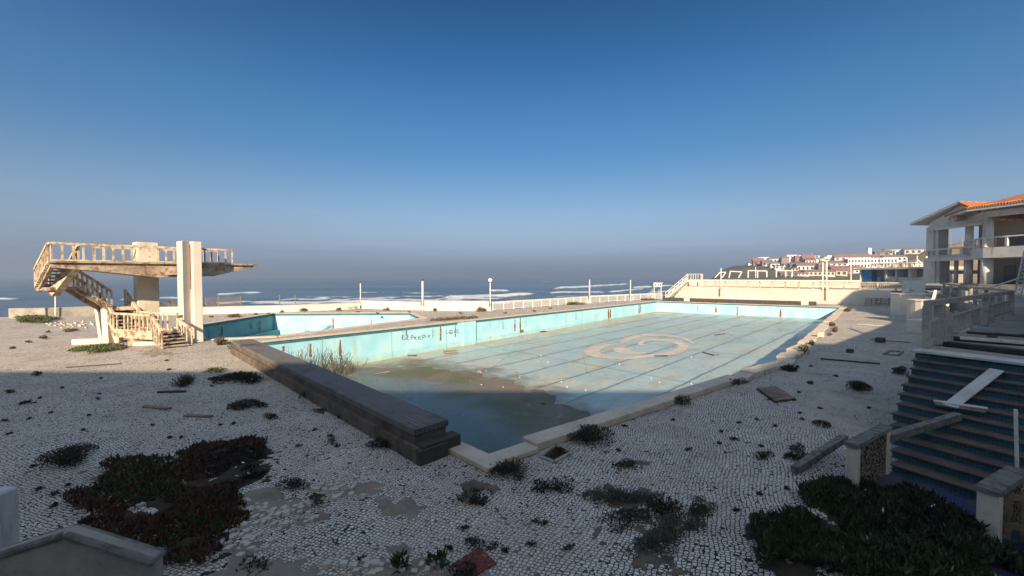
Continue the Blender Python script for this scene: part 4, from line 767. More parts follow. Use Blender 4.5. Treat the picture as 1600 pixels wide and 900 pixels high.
# white drums, blocks and a fallen stair in the corner below the terrace
def drum(px, py, r, h, label, d=None):
    p = G(px, py); t = thing('concrete_drum', p, label, 'drum'); MB().tube((p.x, p.y, 0), (p.x, p.y, h), r, r, 20).build('body', 'white_wall', t, smooth=False); MB().tube((p.x, p.y, h+.002), (p.x, p.y, h+.09), r*1.04, r*1.04, 20).build('rim', 'paint', t); return t
drum(1449, 506, 1.15, 1.75, 'nearer round white concrete drum in the corner below the terrace')
drum(1428, 493, 1.6, 1.95, 'farther round white concrete drum in the corner below the terrace')
p = G(1443, 521); tag(MB().box((p.x+.3, p.y+.4, .42), (1.5, .9, .84), .35).build('concrete_block', 'white_wall', None, .02), 'white concrete cube standing in front of the round drums', 'block')
p = AT(1423, 447, 47); tag(MB().prism([(p.x-.8, p.y-.4), (p.x+.5, p.y-1.2), (p.x+1.5, p.y+.5), (p.x+.2, p.y+1.3)], 0, 3.1).build('gate_pier', 'facade', None, .02), 'square grey pier at the right end of the far balustrade', 'pier')
p, q = AT(1431, 475, 42), AT(1468, 487, 29); tag(MB().hexa([(p.x, p.y, 0), (q.x, q.y, 0), (q.x+.3, q.y+.4, 0), (p.x+.3, p.y+.4, 0)], [(p.x, p.y, 2.1), (q.x, q.y, 1.75), (q.x+.3, q.y+.4, 1.75), (p.x+.3, p.y+.4, 2.1)]).build('low_wall', 'white_wall'), 'broken low white wall running from the drums to the terrace railing', 'wall')
fs = thing('fallen_stair', G(1450, 505), 'white stair stringer sloping down beside the round drums', 'stairs')
p, q = AT(1417, 454, 44), G(1394, 477.5); MB().bar(p, q+UPV*.1, .3, .35).build('stringer', 'metal', fs)
m_ = MB(); [m_.box((p.lerp(q, (k+.5)/8)+Vector((.5, .1, .1))), (1.0, .35, .06), .3) for k in range(8)]; m_.build('tread', 'darkwood', fs)
p, q = AT(1462, 455, 22.3), AT(1452, 488, 21.2); fs2 = tag(MB().bar(p, q, .10, .16).build('pipe', 'metal'), 'sloping white pipe leaning beside the round drums', 'pipe')
for i, (px, py, d, lb) in enumerate(((1475, 470, 25, 'left one of the pale fallen panels below the terrace railing'), (1495, 474, 23, 'middle one of the pale fallen panels below the terrace railing'), (1515, 476, 21.5, 'right one of the pale fallen panels below the terrace railing'))):
    p = AT(px, py+6, d); tag(MB().box((p.x, p.y, .9), (1.3, .12, 1.5), .5+.3*i).build('leaning_panel', 'white_wall' if i != 1 else 'concrete', None, .02), lb, 'panel')
# dark wreckage on the terrace behind the stair top
for i, (a, b, w, h, mat, lb) in enumerate((((1478, 541), (1640, 560), .30, .12, 'dark', 'charred beam lying across the terrace right behind the stair top'), ((1500, 536), (1640, 548), .10, .08, 'metal', 'thin pale pole lying on the charred beams'), ((1490, 532), (1640, 543), .42, .10, 'dark', 'wide charred board lying farther back on the terrace'), ((1510, 521), (1600, 527), .25, .06, 'darkwood', 'dark broken board on the terrace behind the railing'))):
    p, q = G(*a, TZ), G(*b, TZ); plank(p+UPV*(h/2+.01+.1*(i == 1)), q+UPV*(h/2+.01+.1*(i == 1)), w, h, mat, lb)

# ================================================================== seaside building at right
bd = thing('seaside_building', (56, 48, 0), 'abandoned two-storey seaside building with open balconies and orange tiled roof', 'building')
BZ = 2.7
K1 = Vector((54.9, 48.0, 0)); K0 = Vector((58.4, 53.2, 0)); K2 = Vector((55.9, 40.0, 0))
SZ0, SZ1, RZ, EZ = 5.75, 6.95, 8.1, 11.25
pl_ = [K0, K1, K2, Vector((72, 40, 0)), Vector((72, 53.2, 0))]
MB().prism([(p.x-.4, p.y) for p in pl_], 1.3, BZ).build('plinth', 'concrete', bd)
def inset(P_, d): c_ = sum(P_, Vector())/len(P_); return [p+(c_-p).normalized()*d for p in P_]
MB().prism([(p.x, p.y) for p in pl_], SZ0, SZ0+.35).build('floor_slab', 'facade', bd)
for a, b in ((K0, K1), (K1, K2)):
    d = (b-a).normalized(); q = Vector((-d.y, d.x, 0)); q = q if q.x > 0 else -q
    MB().hexa([(p.x, p.y, SZ0+.352) for p in (a, b, b+q*.25, a+q*.25)], [(p.x, p.y, SZ1) for p in (a, b, b+q*.25, a+q*.25)]).build('balcony_front', 'facade', bd)
    MB().bar(a+q*.12+UPV*(RZ), b+q*.12+UPV*(RZ), .2, .16).build('balcony_rail', 'facade', bd)
    n_ = 4
    for i in range(n_+1): p = a.lerp(b, i/n_)+q*.12; MB().box((p.x, p.y, (SZ1+RZ)/2), (.22, .22, RZ-SZ1-.17), 0).build('rail_post', 'facade', bd)
    MB().hexa([(p.x, p.y, EZ-.75) for p in (a+q*.3, b+q*.3, b+q*.8, a+q*.8)], [(p.x, p.y, EZ+.35) for p in (a+q*.3, b+q*.3, b+q*.8, a+q*.8)]).build('beam', 'facade', bd)
    MB().hexa([(p.x, p.y, EZ-.42) for p in (a-q*.05, b-q*.05, b+q*.29, a+q*.29)], [(p.x, p.y, EZ-.12) for p in (a-q*.05, b-q*.05, b+q*.29, a+q*.29)]).build('cornice', 'facade', bd)
def column(px, d, z0, z1, r): p = AT(px, 420, d); MB().tube((p.x, p.y, z0), (p.x, p.y, z1), r, r, 18).build('column', 'facade', bd, smooth=True)
for px, d in ((1542, 48.3), (1513, 52.5), (1612, 44)):
    column(px, d, BZ, SZ0-.002, .52 if px != 1513 else .42); column(px, d+.3, SZ0+.36, EZ-.4, .45 if px != 1513 else .38)
MB().prism([(60, 41), (60.3, 41), (60.3, 53), (60, 53)], BZ, EZ-.2).build('back_wall', 'wall_grey', bd)
MB().prism([(60.3, 52.8), (72, 52.8), (72, 53.1), (60.3, 53.1)], BZ, EZ-.2).build('side_wall', 'facade', bd)
for y0, z0, z1, w, mat in ((43, BZ+.01, BZ+2.3, 1.0, 'glass'), (46, BZ+.01, BZ+2.3, 1.2, 'board'), (49, BZ+.01, BZ+2.2, 1.1, 'glass'), (44, SZ0+.36, SZ0+2.8, 1.4, 'glass'), (48, SZ0+.36, SZ0+2.9, 1.6, 'glass'), (51, SZ0+.36, SZ0+2.6, 1.0, 'board')):
    MB().prism([(59.93, y0), (59.99, y0), (59.99, y0+w), (59.93, y0+w)], z0, z1).build('door', mat, bd)
MB().prism([(p.x+.3, p.y) for p in pl_], EZ-.14, EZ+.02).build('ceiling_slab', 'wall_grey', bd)
# hipped tile roof over the near wing
ov = [K0+Vector((-1.0, 1.6, 0)), K1+Vector((-1.6, .5, 0)), K2+Vector((-1.6, -1, 0)), Vector((74, 38, 0)), Vector((74, 55, 0))]
apx = [Vector((64, 46.5, 0)), Vector((68, 46.5, 0))]; ez = EZ+.36
m_ = MB(); vs = [(p.x, p.y, ez) for p in ov]+[(64, 47, ez+2.9), (69, 46.5, ez+2.9)]; vs2 = [(x, y, z-.16) for x, y, z in vs]
m_.add(vs+vs2, [(0, 1, 5), (1, 2, 5), (2, 3, 6, 5), (3, 4, 6), (4, 0, 5, 6), (7, 12, 8), (8, 12, 9), (9, 12, 13, 10), (10, 13, 11), (11, 13, 12, 7)]+[(i, i+7, (i+1) % 5+7, (i+1) % 5) for i in range(5)])
m_.build('roof', 'roof', bd)
m_ = MB()
for a, b in zip(ov[:3][:-1], ov[1:3]):
    MB().bar(Vector((a.x+.1, a.y, ez-.24)), Vector((b.x+.1, b.y, ez-.24)), .12, .34).build('fascia', 'facade', bd)
    n_ = int((b-a).length/.28)
    for i in range(n_): p = a.lerp(b, (i+.5)/n_); m_.tube((p.x, p.y, ez+.02), (p.x+.5, p.y, ez+.16), .08, k=6)
m_.build('eave_tiles', 'roof', bd)
EZ = 10.7
# gabled farther wing, open on the upper floor
G0 = AT(1450, 400, 57.0); G1 = AT(1536, 400, 49.8); gx = (G1-G0); gx.z = 0; G0.z = G1.z = 0; gq = Vector((1, .12, 0)).normalized()
MB().prism([(p.x, p.y) for p in (G0, G1, G1+gq*14, G0+gq*14)], SZ0+.3, SZ0+.72).build('floor_slab', 'facade', bd)
for t, w, dep in ((0.02, .9, .9), (0.10, .55, 1.6)):
    p = G0+gx*t+gq*(0.5 if t < .05 else 1.2); MB().box((p.x, p.y, (BZ+SZ0)/2+.15), (dep, w+.5, SZ0-BZ+.28), .12).build('pier', 'facade', bd); MB().box((p.x, p.y, (SZ0+EZ)/2+.2), (dep, w, EZ-SZ0-1.0), .12).build('pier', 'facade', bd)
p = G0+gx*.98+gq*12; MB().box((p.x, p.y, (SZ0+EZ)/2+.2), (.6, .6, EZ-SZ0-1.0), .12).build('pier', 'facade', bd); p = G0+gx*.02+gq*12; MB().box((p.x, p.y, (SZ0+EZ)/2+.2), (.6, .6, EZ-SZ0-1.0), .12).build('pier', 'facade', bd)
gt = [G0+UPV*(EZ-.55), G1+UPV*(EZ-.55), G1+UPV*(EZ+1.0), G0+gx*.60+UPV*(EZ+2.0), G0+UPV*(EZ+.15)]
MB().slabs(gt, gq*.35).build('gable_wall', 'facade', bd)
MB().bar(G0+UPV*(EZ-.70)-gq*.12, G1+UPV*(EZ-.70)-gq*.12, .35, .30).build('beam', 'facade', bd)
ga = AT(1421, 352, 59.0); gb = AT(1497, 318.5, 52.5); gb2 = AT(1560, 345, 47.5)
MB().slabs([ga, gb, gb+UPV*.26, ga+UPV*.26], gq*14-gq*0).build('roof', 'facade', bd); MB().slabs([gb, gb2, gb2+UPV*.26, gb+UPV*.26], gq*14).build('roof', 'roof', bd)
MB().slabs([ga+UPV*.262+gq*.15, gb+UPV*.262+gq*.15, gb+UPV*.36+gq*.15, ga+UPV*.36+gq*.15], gq*13.8).build('roof_tiles', 'roof', bd)
MB().bar(G0-gq*.2+UPV*(SZ1+.25), G1-gq*.2+UPV*(SZ1+.35), .22, .2).build('balcony_rail', 'facade', bd); MB().hexa([(p.x, p.y, SZ0-.1) for p in (G0-gq*.35, G1-gq*.35, G1-gq*.02, G0-gq*.02)], [(p.x, p.y, SZ0+.4) for p in (G0-gq*.35, G1-gq*.35, G1-gq*.02, G0-gq*.02)]).build('cornice', 'facade', bd)
for i in range(5): p = G0+gx*(i/4.5)-gq*.2; MB().box((p.x, p.y, SZ1-.12), (.2, .35, .72), .1).build('rail_post', 'facade', bd)
p = AT(1520, 400, 56); MB().box((p.x, p.y, 4.2), (.9, 4.5, .5), .1).build('canopy', 'concrete', bd); 
q0 = AT(1489, 341, 51.4); MB().tube(q0, AT(1504, 341, 52.0), .40, .40, 14).build('gutter_drum', 'slab', bd)
for px, d in ((1494, 55),): column(px, d, BZ, SZ0, .22)
MB().prism([(70, 41), (70.3, 41), (70.3, 56), (70, 56)], BZ, SZ0).build('rear_wall', 'wall_far', bd); MB().prism([(64.0, 53.4), (70, 53.4), (70, 53.7), (64, 53.7)], BZ, SZ0).build('rear_wall', 'wall_far', bd)
# scaffolding ladder at the frame edge
lt = thing('lattice_mast', AT(1583, 468, 36), 'leaning white lattice mast in front of the building', 'mast')
p0, p1 = AT(1583, 468, 36), AT(1600, 392, 36); q0, q1 = p0+Vector((.35, -.2, 0)), p1+Vector((.5, -.2, 0)); m_ = MB()
m_.tube(p0, p1, .05, k=6); m_.tube(q0, q1, .05, k=6)
for k in range(12): m_.tube(p0.lerp(p1, k/12), q0.lerp(q1, (k+1)/12), .03, k=5); m_.tube(q0.lerp(q1, k/12), p0.lerp(p1, (k+1)/12), .03, k=5)
m_.build('lattice', 'metal', lt); MB().tube(AT(1532, 454, 35), AT(1592, 435, 36), .07, k=8).build('strut', 'metal', lt)

# ---------- the big building the picture is taken from, and a wing at the right: they shade the paving
hb = thing('hotel_building', (-20, -8, 0), 'plain white hotel building standing behind the viewpoint and shading the paving', 'building')
MB().prism([(-110, -6), (7.1, -6), (7.1, -30), (-110, -30)], -.1, 9.0).build('wall', 'white_wall', hb)
rzL = 9.7
prof2 = [(-110.3, 9.0), (-110.3, rzL), (-0.9, rzL), (0.2, rzL-.72), (1.0, rzL-.78), (2.0, rzL), (7.2, rzL), (7.2, 9.0)]
MB().slabs([(x, -5.7, z+.003) for x, z in prof2], (0, -24.5, 0)).build('roof_parapet', 'concrete', hb)
MB().prism([(14.1, -6.05), (5.0, -14.2), (5.0, -34), (60, -34), (60, -6.05)], -.1, 12.8).build('wall', 'facade', hb)
for i in range(14): MB().box((-60+i*4.6, -5.98, 3.3), (1.6, .08, 1.5)).build('window', 'glass', hb)
for i in range(8): MB().box((16+i*5, -6.02, 5.5), (1.8, .08, 1.6)).build('window', 'glass', hb)
sw_ = thing('side_wing', (44, 24, 0), 'plain side wing on the terrace beyond the right edge of the picture', 'building')
W0, W1 = Vector((42.1, 33.7, 0)), Vector((32.5, 16.2, 0)); wx = Vector((11, -3.8, 0))
MB().prism([(p.x, p.y) for p in (W0, W1, W1+wx, W0+wx)], TZ+.002, 9.7).build('wall', 'facade', sw_); MB().prism([(p.x, p.y) for p in (W0+Vector((-.25, .1, 0)), W1+Vector((-.3, -.3, 0)), W1+wx, W0+wx)], 9.702, 10.0).build('roof_slab', 'concrete', sw_)
wdir = (W1-W0).normalized()
for i in range(5): p = W0+wdir*(2.2+3.6*i)-wx.normalized()*0.03; MB().box((p.x, p.y, 4.6), (1.7, .1, 1.5), math.atan2(wdir.y, wdir.x)).build('window', 'glass', sw_)

tp = thing('terrace_shade_block', (25, 18, TZ), 'unseen low block added beyond the right picture edge to shade the terrace railing', 'building')  # unseen block added along the view edge to keep the railing in shade
Q_ = [Vector((15.6, 11.8, 0)), Vector((31.0, 24.3, 0)), Vector((33.2, 21.0, 0)), Vector((18.5, 8.5, 0))]
MB().prism([(p.x, p.y) for p in Q_], TZ+.002, 4.1).build('wall', 'facade', tp); MB().prism([(p.x+.1, p.y-.05) for p in Q_], 4.102, 4.3).build('roof_slab', 'concrete', tp)

# ================================================================== kiosk with blue front, slope, balustrade, village
kp0, kp1 = AT(1343, 430, 84), AT(1458, 430, 70); kd = (kp1-kp0); kd.z = 0; kn = Vector((kd.y, -kd.x, 0)).normalized(); kn = kn if kn.y < 0 else -kn
kz0, kz1 = 2.55, CAM_H+10.5*84/642
ki = thing('kiosk', kp0, 'flat-roofed white kiosk with bright blue front behind the far balustrade', 'kiosk')
def kbox(t0, t1, z0, z1, o0, o1, name, mat):
    a, b = kp0+kd*t0, kp0+kd*t1
    return MB().hexa([(p.x, p.y, z0) for p in (a+kn*o0, b+kn*o0, b+kn*o1, a+kn*o1)], [(p.x, p.y, z1) for p in (a+kn*o0, b+kn*o0, b+kn*o1, a+kn*o1)]).build(name, mat, ki)
kbox(-.01, 1, kz1-.02, kz1+.32, .25, -7, 'roof', 'white_wall'); kbox(.0, 1, kz0, kz1-.03, -1.4, -6.5, 'back_wall', 'wall_grey')
kbox(0, .015, kz0, kz1-.03, .0, -1.39, 'side_wall', 'white_wall'); kbox(.015, .17, kz0, kz1-.03, -.25, -1.39, 'shutter', 'blue'); kbox(.27, .325, kz0, kz0+.9, -.1, -.3, 'counter', 'blue'); kbox(.335, .385, kz0, kz0+.9, -.1, -.3, 'counter', 'blue')
kbox(.385, .41, kz0, kz1-.03, 0, -1.39, 'pier', 'white_wall'); kbox(.42, .53, kz0, kz0+1.0, -.05, -1.39, 'counter', 'white_wall'); kbox(.53, .55, kz0, kz1-.03, 0, -1.39, 'pier', 'white_wall'); kbox(.56, .99, kz0, kz0+.9, -.05, -1.39, 'counter', 'white_wall'); kbox(.7, .72, kz0, kz1-.03, 0, -1.39, 'pier', 'white_wall')
b0, b1 = AT(1362, 421, 88), AT(1455, 417, 78); balustrade('balustrade', Vector((b0.x, b0.y, 0)), Vector((b1.x, b1.y, 0)), b0.z-.3, 1.45, 7, 'white balustrade on the roof terrace above the blue kiosk', 'white_wall', None, 6, .35, .16)
for px, yt, lb in ((1396, 408, 'slender'), (1402, 405, 'thick'), (1417, 403, 'short'), (1433, 399.5, 'leaning'), (1447.5, 396, 'tall')):
    p = AT(px, 421, 84); tag(MB().tube(p, AT(px, yt, 84), .17 if lb in ('thick', 'tall') else .1).build('bare_post', 'white_wall'), lb+' bare white post above the balustrade over the blue kiosk', 'post', 'posts above the kiosk')
m_ = MB()
for a, b in (((1427, 421), (1434, 406)), ((1434, 406), (1446, 418)), ((1430, 410), (1444, 426)), ((1426, 416), (1440, 416)), ((1434, 412), (1450, 417))): m_.bar(AT(*a, 76), AT(*b, 76), .15, .15)
tag(m_.build('broken_frame', 'white_wall'), 'collapsed white timber frame beside the grey building', 'frame')
# upper ground, headland, slope
up_ = [WA-wn_*.45, WB-wn_*.45+wd*3, Vector((58, 58.2, 0)), Vector((110, 58.2, 0)), Vector((180, 130, 0)), Vector((60, 130, 0))]
tag(MB().prism([(p.x, p.y) for p in up_], 1.0, 1.9).build('promenade', 'concrete'), kind='structure')
def land(name, mat, px0, px1, d0, d1, sil, zb, ndx=70, ndy=40, rough=1.0):
    P_ = np.linspace(px0, px1, ndx); S_ = np.linspace(0, 1, ndy); V_ = []
    sx_, sy_ = zip(*sil)
    for s in S_:
        d = d0+(d1-d0)*s
        for px in P_:
            zr = CAM_H+(432-np.interp(px, sx_, sy_))*(d0+(d1-d0)*0.72)/642; g = smst(np.array(s), 0.0, 0.72)*(1-0.5*smst(np.array(s), .8, 1.0))
            e = smst(np.array((px-px0)/(px1-px0)), 0, .06); z = zb+(zr-zb)*g*e+rough*(math.sin(px*.21+s*9)+math.sin(px*.083-s*17)*1.3)*0.35*g
            V_.append(((px-800)/642*d, d, z))
    idx = np.arange(ndx*ndy).reshape(ndy, ndx); fc = np.stack([idx[:-1, :-1], idx[:-1, 1:], idx[1:, 1:], idx[1:, :-1]], -1).reshape(-1, 4)
    return tag(npmesh(name, V_, fc, mat, smooth=True), kind='structure')
SIL = [(1085, 434), (1105, 433), (1120, 424), (1150, 416), (1175, 412), (1200, 407), (1240, 403), (1290, 402), (1350, 400), (1420, 398), (1520, 396), (1900, 392)]
hillo = land('headland', 'hill', 1085, 1900, 150, 420, SIL, -3.0, 120, 50)
land('grass_slope', 'slope', 1345, 1800, 92, 128, [(1345, 434), (1372, 424), (1400, 413), (1425, 402), (1450, 391), (1480, 380), (1800, 360)], 1.9, 50, 20, .5)
hbm = bmesh.new(); hbm.from_mesh(hillo.data); from mathutils.bvhtree import BVHTree; HT = BVHTree.FromBMesh(hbm)
def onhill(px, py, d=330):
    r = ray(px, py).normalized(); h = HT.ray_cast(Vector((0, 0, CAM_H)), r)
    return h[0] if h[0] is not None else AT(px, py, d)
# village: each house as wall box, roof, windows
def house(px0, px1, py0, py1, roof, wall, label, d=None, rt='gable', wins=0, rows=1, roofmat='roof_far', dep=None, chim=False):
    base = onhill((px0+px1)/2, py1, d or 330); d = base.y if base.y > 140 else (d or 330); w = (px1-px0)*d/642; h = (py1-py0)*d/642; dep = dep or max(7, min(w, 12)); z0 = base.z-6
    t = thing('house', (base.x, base.y, base.z), label, 'house', 'houses on the headland'); az = -math.atan2(base.x, base.y)*0.75
    X = Vector((math.cos(az), math.sin(az), 0)); Y = Vector((-X.y, X.x, 0)); B_ = Vector((base.x, base.y, 0))
    q = lambda x, y, z: B_+X*x+Y*y+Vector((0, 0, z)); zt_ = base.z+h*(1-roof)
    MB().hexa([q(-w/2, 0, z0), q(w/2, 0, z0), q(w/2, dep, z0), q(-w/2, dep, z0)], [q(-w/2, 0, zt_), q(w/2, 0, zt_), q(w/2, dep, zt_), q(-w/2, dep, zt_)]).build('wall', wall, t)
    zr = base.z+h; o_ = .35
    if rt == 'gable':
        MB().slabs([q(-w/2-o_, -o_, zt_+.02), q(-w/2-o_, dep+o_, zt_+.02), q(-w/2-o_, dep/2, zr)], X*(w+2*o_)).build('roof', roofmat, t)
    elif rt == 'front':
        MB().slabs([q(-w/2-o_, -o_, zt_+.02), q(w/2+o_, -o_, zt_+.02), q(0, -o_, zr)], Y*(dep+2*o_)).build('roof', roofmat, t)
    else: MB().hexa([q(-w/2-.2, -.2, zt_+.02), q(w/2+.2, -.2, zt_+.02), q(w/2+.2, dep+.2, zt_+.02), q(-w/2-.2, dep+.2, zt_+.02)], [q(-w/2-.2, -.2, zt_+.5), q(w/2+.2, -.2, zt_+.5), q(w/2+.2, dep+.2, zt_+.5), q(-w/2-.2, dep+.2, zt_+.5)]).build('roof', wall, t)
    if wins:
        hr = (zt_-base.z)/rows
        for r_ in range(rows):
            for i in range(wins):
                x = -w/2+w*(i+.5)/wins; z = base.z+hr*(r_+.55); ww = min(w/wins*.5, 1.5); MB().hexa([q(x-ww/2, -.08, z-hr*.27), q(x+ww/2, -.08, z-hr*.27), q(x+ww/2, -.01, z-hr*.27), q(x-ww/2, -.01, z-hr*.27)], [q(x-ww/2, -.08, z+hr*.27), q(x+ww/2, -.08, z+hr*.27), q(x+ww/2, -.01, z+hr*.27), q(x-ww/2, -.01, z+hr*.27)]).build('window', 'glass', t)
    if chim: MB().box(q(w*.3, dep*.5, zr+.4), (1, 1, 1.8), az).build('chimney', wall, t)
    return t
HS = [
 (1178, 1192, 402.5, 414, .45, 'wall_rust', 'rust-walled house at the seaward tip of the hillside village', 335, 'gable', 2, 1, 'roof_far'),
 (1186, 1200, 403, 409, .0, 'wall_far', 'low white flat-roofed house on the skyline at the seaward tip', 350, 'flat', 3, 1, 'roof_far'),
 (1192, 1206, 405, 416, .4, 'wall_grey', 'grey house with brown roof just inland of the village tip', 325, 'gable', 2, 1, 'roof_grey'),
 (1203, 1220, 402, 411, .25, 'wall_far', 'bright white house stepping down the hillside behind the grey one', 340, 'gable', 3, 1, 'roof_grey'),
 (1205, 1217, 408, 418, .4, 'wall_far', 'small white house with grey roof below the bright stepped house', 310, 'front', 2, 1, 'roof_grey'),
 (1212, 1224, 414, 421, .3, 'wall_far', 'lone white cottage low on the scrub slope with two windows', 290, 'gable', 2, 1, 'roof_grey'),
 (1222, 1232, 399, 412, .3, 'wall_grey', 'tall dark grey house left of the big white apartment block', 345, 'front', 0, 1, 'roof_grey'),
 (1231, 1243, 398.5, 409, .1, 'wall_far', 'big white apartment block high on the hill, seaward half', 335, 'flat', 3, 2, 'roof_grey'),
 (1243, 1248, 399, 409, .15, 'wall_rust', 'narrow red building wedged between the white apartment halves', 334, 'flat', 0, 1, 'roof_far'),
 (1248, 1256, 399, 408, .1, 'wall_far', 'big white apartment block high on the hill, inland half', 336, 'flat', 2, 2, 'roof_grey'),
 (1256, 1271, 397.5, 410, .5, 'wall_rust', 'rust-red house with a steep roof beside the apartment block', 338, 'gable', 2, 1, 'roof_far', None, True),
 (1236, 1250, 410, 418, .45, 'wall_grey', 'dark grey house under the white apartment block', 300, 'gable', 2, 1, 'roof_grey'),
 (1249, 1281, 409.5, 423, .42, 'wall_far', 'wide white house with arched dormers and a red roof', 285, 'gable', 6, 1, 'roof_far', None, False),
 (1270, 1286, 402, 411, .35, 'wall_far', 'white house with pale gable right of the rust-red house', 330, 'front', 2, 1, 'roof_grey'),
 (1280, 1288, 410, 424, .25, 'wall_rust', 'orange-brown tower-like house beside the dormer house', 280, 'flat', 1, 2, 'roof_far'),
 (1262, 1300, 421, 431, .35, 'wall_cream', 'long low house with a broad red roof at the foot of the hill', 240, 'gable', 7, 1, 'roof_far'),
 (1287, 1320, 406.5, 416, .55, 'wall_far', 'white house under a long red roof in the middle of the village', 300, 'gable', 5, 1, 'roof_far'),
 (1294, 1306, 399.5, 407, .1, 'wall_far', 'small white cube house on the skyline left of the long red roof', 350, 'flat', 2, 1, 'roof_grey'),
 (1310, 1354, 396, 407, .55, 'wall_far', 'long skyline house with white wall under a wide red roof', 345, 'gable', 6, 1, 'roof_far'),
 (1302, 1330, 415, 427, .3, 'wall_rust', 'brown brick house half ruined below the long red roofs', 255, 'gable', 4, 1, 'roof_far'),
 (1320, 1333, 405, 416, .2, 'wall_grey', 'slate grey house left of the white hotel block', 310, 'flat', 2, 1, 'roof_grey'),
 (1333, 1392, 404.5, 419, .0, 'wall_far', 'long white hotel block with two rows of windows', 265, 'flat', 15, 2, 'roof_grey'),
 (1359, 1372, 397, 406, .5, 'wall_grey', 'red-roofed house right of the tall white chimney tower', 350, 'gable', 2, 1, 'roof_far'),
 (1370, 1388, 390.5, 405, .25, 'wall_grey', 'tall dark house left of the cream skyline block', 345, 'gable', 2, 2, 'roof_grey'),
 (1387, 1418, 388, 398, .15, 'wall_cream', 'cream skyline block with a band of windows', 350, 'gable', 6, 1, 'roof_far'),
 (1418, 1445, 387.5, 397, .25, 'wall_cream', 'cream house under a red roof nearest the grey building', 350, 'gable', 4, 1, 'roof_far'),
 (1385, 1412, 398, 408, .35, 'wall_far', 'white house with a red roof just above the hotel block', 300, 'gable', 5, 1, 'roof_far'),
 (1308, 1322, 420, 431, .3, 'wall_cream', 'small cream house at the foot of the hill near the tall poles', 235, 'gable', 2, 1, 'roof_far'),
 (1222, 1246, 424, 431, .5, 'wall_grey', 'low grey house with a dull red roof at the foot of the scrub slope', 250, 'gable', 3, 1, 'roof_far'),
 (1330, 1350, 414, 424, .4, 'wall_cream', 'pinkish cream house in front of the hotel block', 245, 'front', 3, 1, 'roof_far'),
 (1196, 1204, 410, 416, .3, 'wall_far', 'tiny white house on the slope under the grey tip house', 305, 'front', 1, 1, 'roof_grey'),
 (1260, 1272, 404, 411, .4, 'wall_far', 'white house with a low red roof just under the rust-red one', 320, 'gable', 3, 1, 'roof_far'),
 (1286, 1300, 414, 421, .4, 'wall_grey', 'grey house with a red roof right of the orange-brown house', 270, 'gable', 3, 1, 'roof_far'),
 (1340, 1360, 398, 405, .3, 'wall_cream', 'cream house behind the hotel block left of the chimney tower', 330, 'gable', 3, 1, 'roof_far'),
]
MORE = [(1170, 1177, 409, 414, .4, 'wall_far', 'outermost tiny white house on the seaward edge of the village', 330, 'gable', 1, 1, 'roof_grey'), (1212, 1221, 404.5, 410, .35, 'wall_far', 'small white house between the stepped house and the dark grey one', 335, 'gable', 2, 1, 'roof_far'),
 (1226, 1236, 411.5, 417, .35, 'wall_far', 'small white house under the dark grey skyline house', 300, 'gable', 2, 1, 'roof_far'), (1238, 1247, 417.5, 423, .4, 'wall_cream', 'small cream house left of the dormer house', 280, 'front', 2, 1, 'roof_far'),
 (1252, 1262, 414.5, 420.5, .0, 'wall_far', 'flat white annexe in front of the dormer house', 275, 'flat', 3, 1, 'roof_grey'), (1272, 1280, 397.5, 403, .3, 'wall_far', 'tiny white house on the skyline behind the pale gable house', 350, 'gable', 1, 1, 'roof_grey'),
 (1306, 1314, 398.5, 404, .35, 'wall_far', 'tiny white house on the skyline left of the wide red roof', 350, 'front', 1, 1, 'roof_far'), (1288, 1298, 424.5, 431.5, .35, 'wall_far', 'small white house at the hill foot left of the tall poles', 232, 'gable', 2, 1, 'roof_far'),
 (1248, 1262, 425, 431.5, .4, 'wall_far', 'small white house at the hill foot below the dormer house', 238, 'gable', 3, 1, 'roof_far'), (1330, 1341, 419.5, 427, .35, 'wall_far', 'small white house in front of the pinkish cream house', 238, 'gable', 2, 1, 'roof_far'),
 (1322, 1332, 399.5, 406, .0, 'wall_far', 'white cube house set against the wide red skyline roof', 340, 'flat', 2, 1, 'roof_grey'), (1344, 1354, 409.5, 416, .3, 'wall_grey', 'grey house hidden half behind the hotel block', 290, 'gable', 2, 1, 'roof_far'),
 (1400, 1410, 392.5, 398.5, .0, 'wall_far', 'white cube house under the cream skyline block', 330, 'flat', 2, 1, 'roof_grey'), (1374, 1384, 396.5, 403, .35, 'wall_far', 'small white house below the tall dark skyline house', 325, 'gable', 2, 1, 'roof_far')]
for h_ in HS+MORE: house(*h_)
p = AT(1357, 405, 340); q = AT(1357, 388.5, 340); t = thing('tower', p, 'tall white chimney tower rising above the village roofs', 'tower'); MB().box((p.x, p.y, (p.z+q.z)/2-2), (2.6, 2.6, q.z-p.z+4)).build('shaft', 'wall_far', t); MB().box((q.x, q.y, q.z+.2), (3, 3, .5)).build('top_slab', 'wall_far', t)
for px, yb, yt, lb in ((1374.5, 412, 391, 'thin mast behind the hotel block in the village'), (1317, 428, 411, 'brown pole among the houses at the foot of the hill')):
    p = AT(px, yb, 200); tag(MB().tube(p, AT(px, yt, 200), .16).build('mast', 'wall_grey'), lb, 'mast')
# street lamps seen far behind the building
for px, yt, lb in ((1473, 366, 'street lamp with a curved arm, left one seen through the open upper floor'), (1485.5, 364, 'straight pole in the middle seen through the open upper floor'), (1503, 370, 'short pole on the right seen through the open upper floor')):
    t = thing('street_lamp', AT(px, 430, 110), lb, 'street lamp'); MB().tube(AT(px, 432, 110), AT(px, yt, 110), .12, .08).build('pole', 'wall_grey', t)
    if px == 1473: MB().tube(AT(px, yt, 110), AT(1481, yt-1.5, 110), .07).build('arm', 'wall_grey', t)

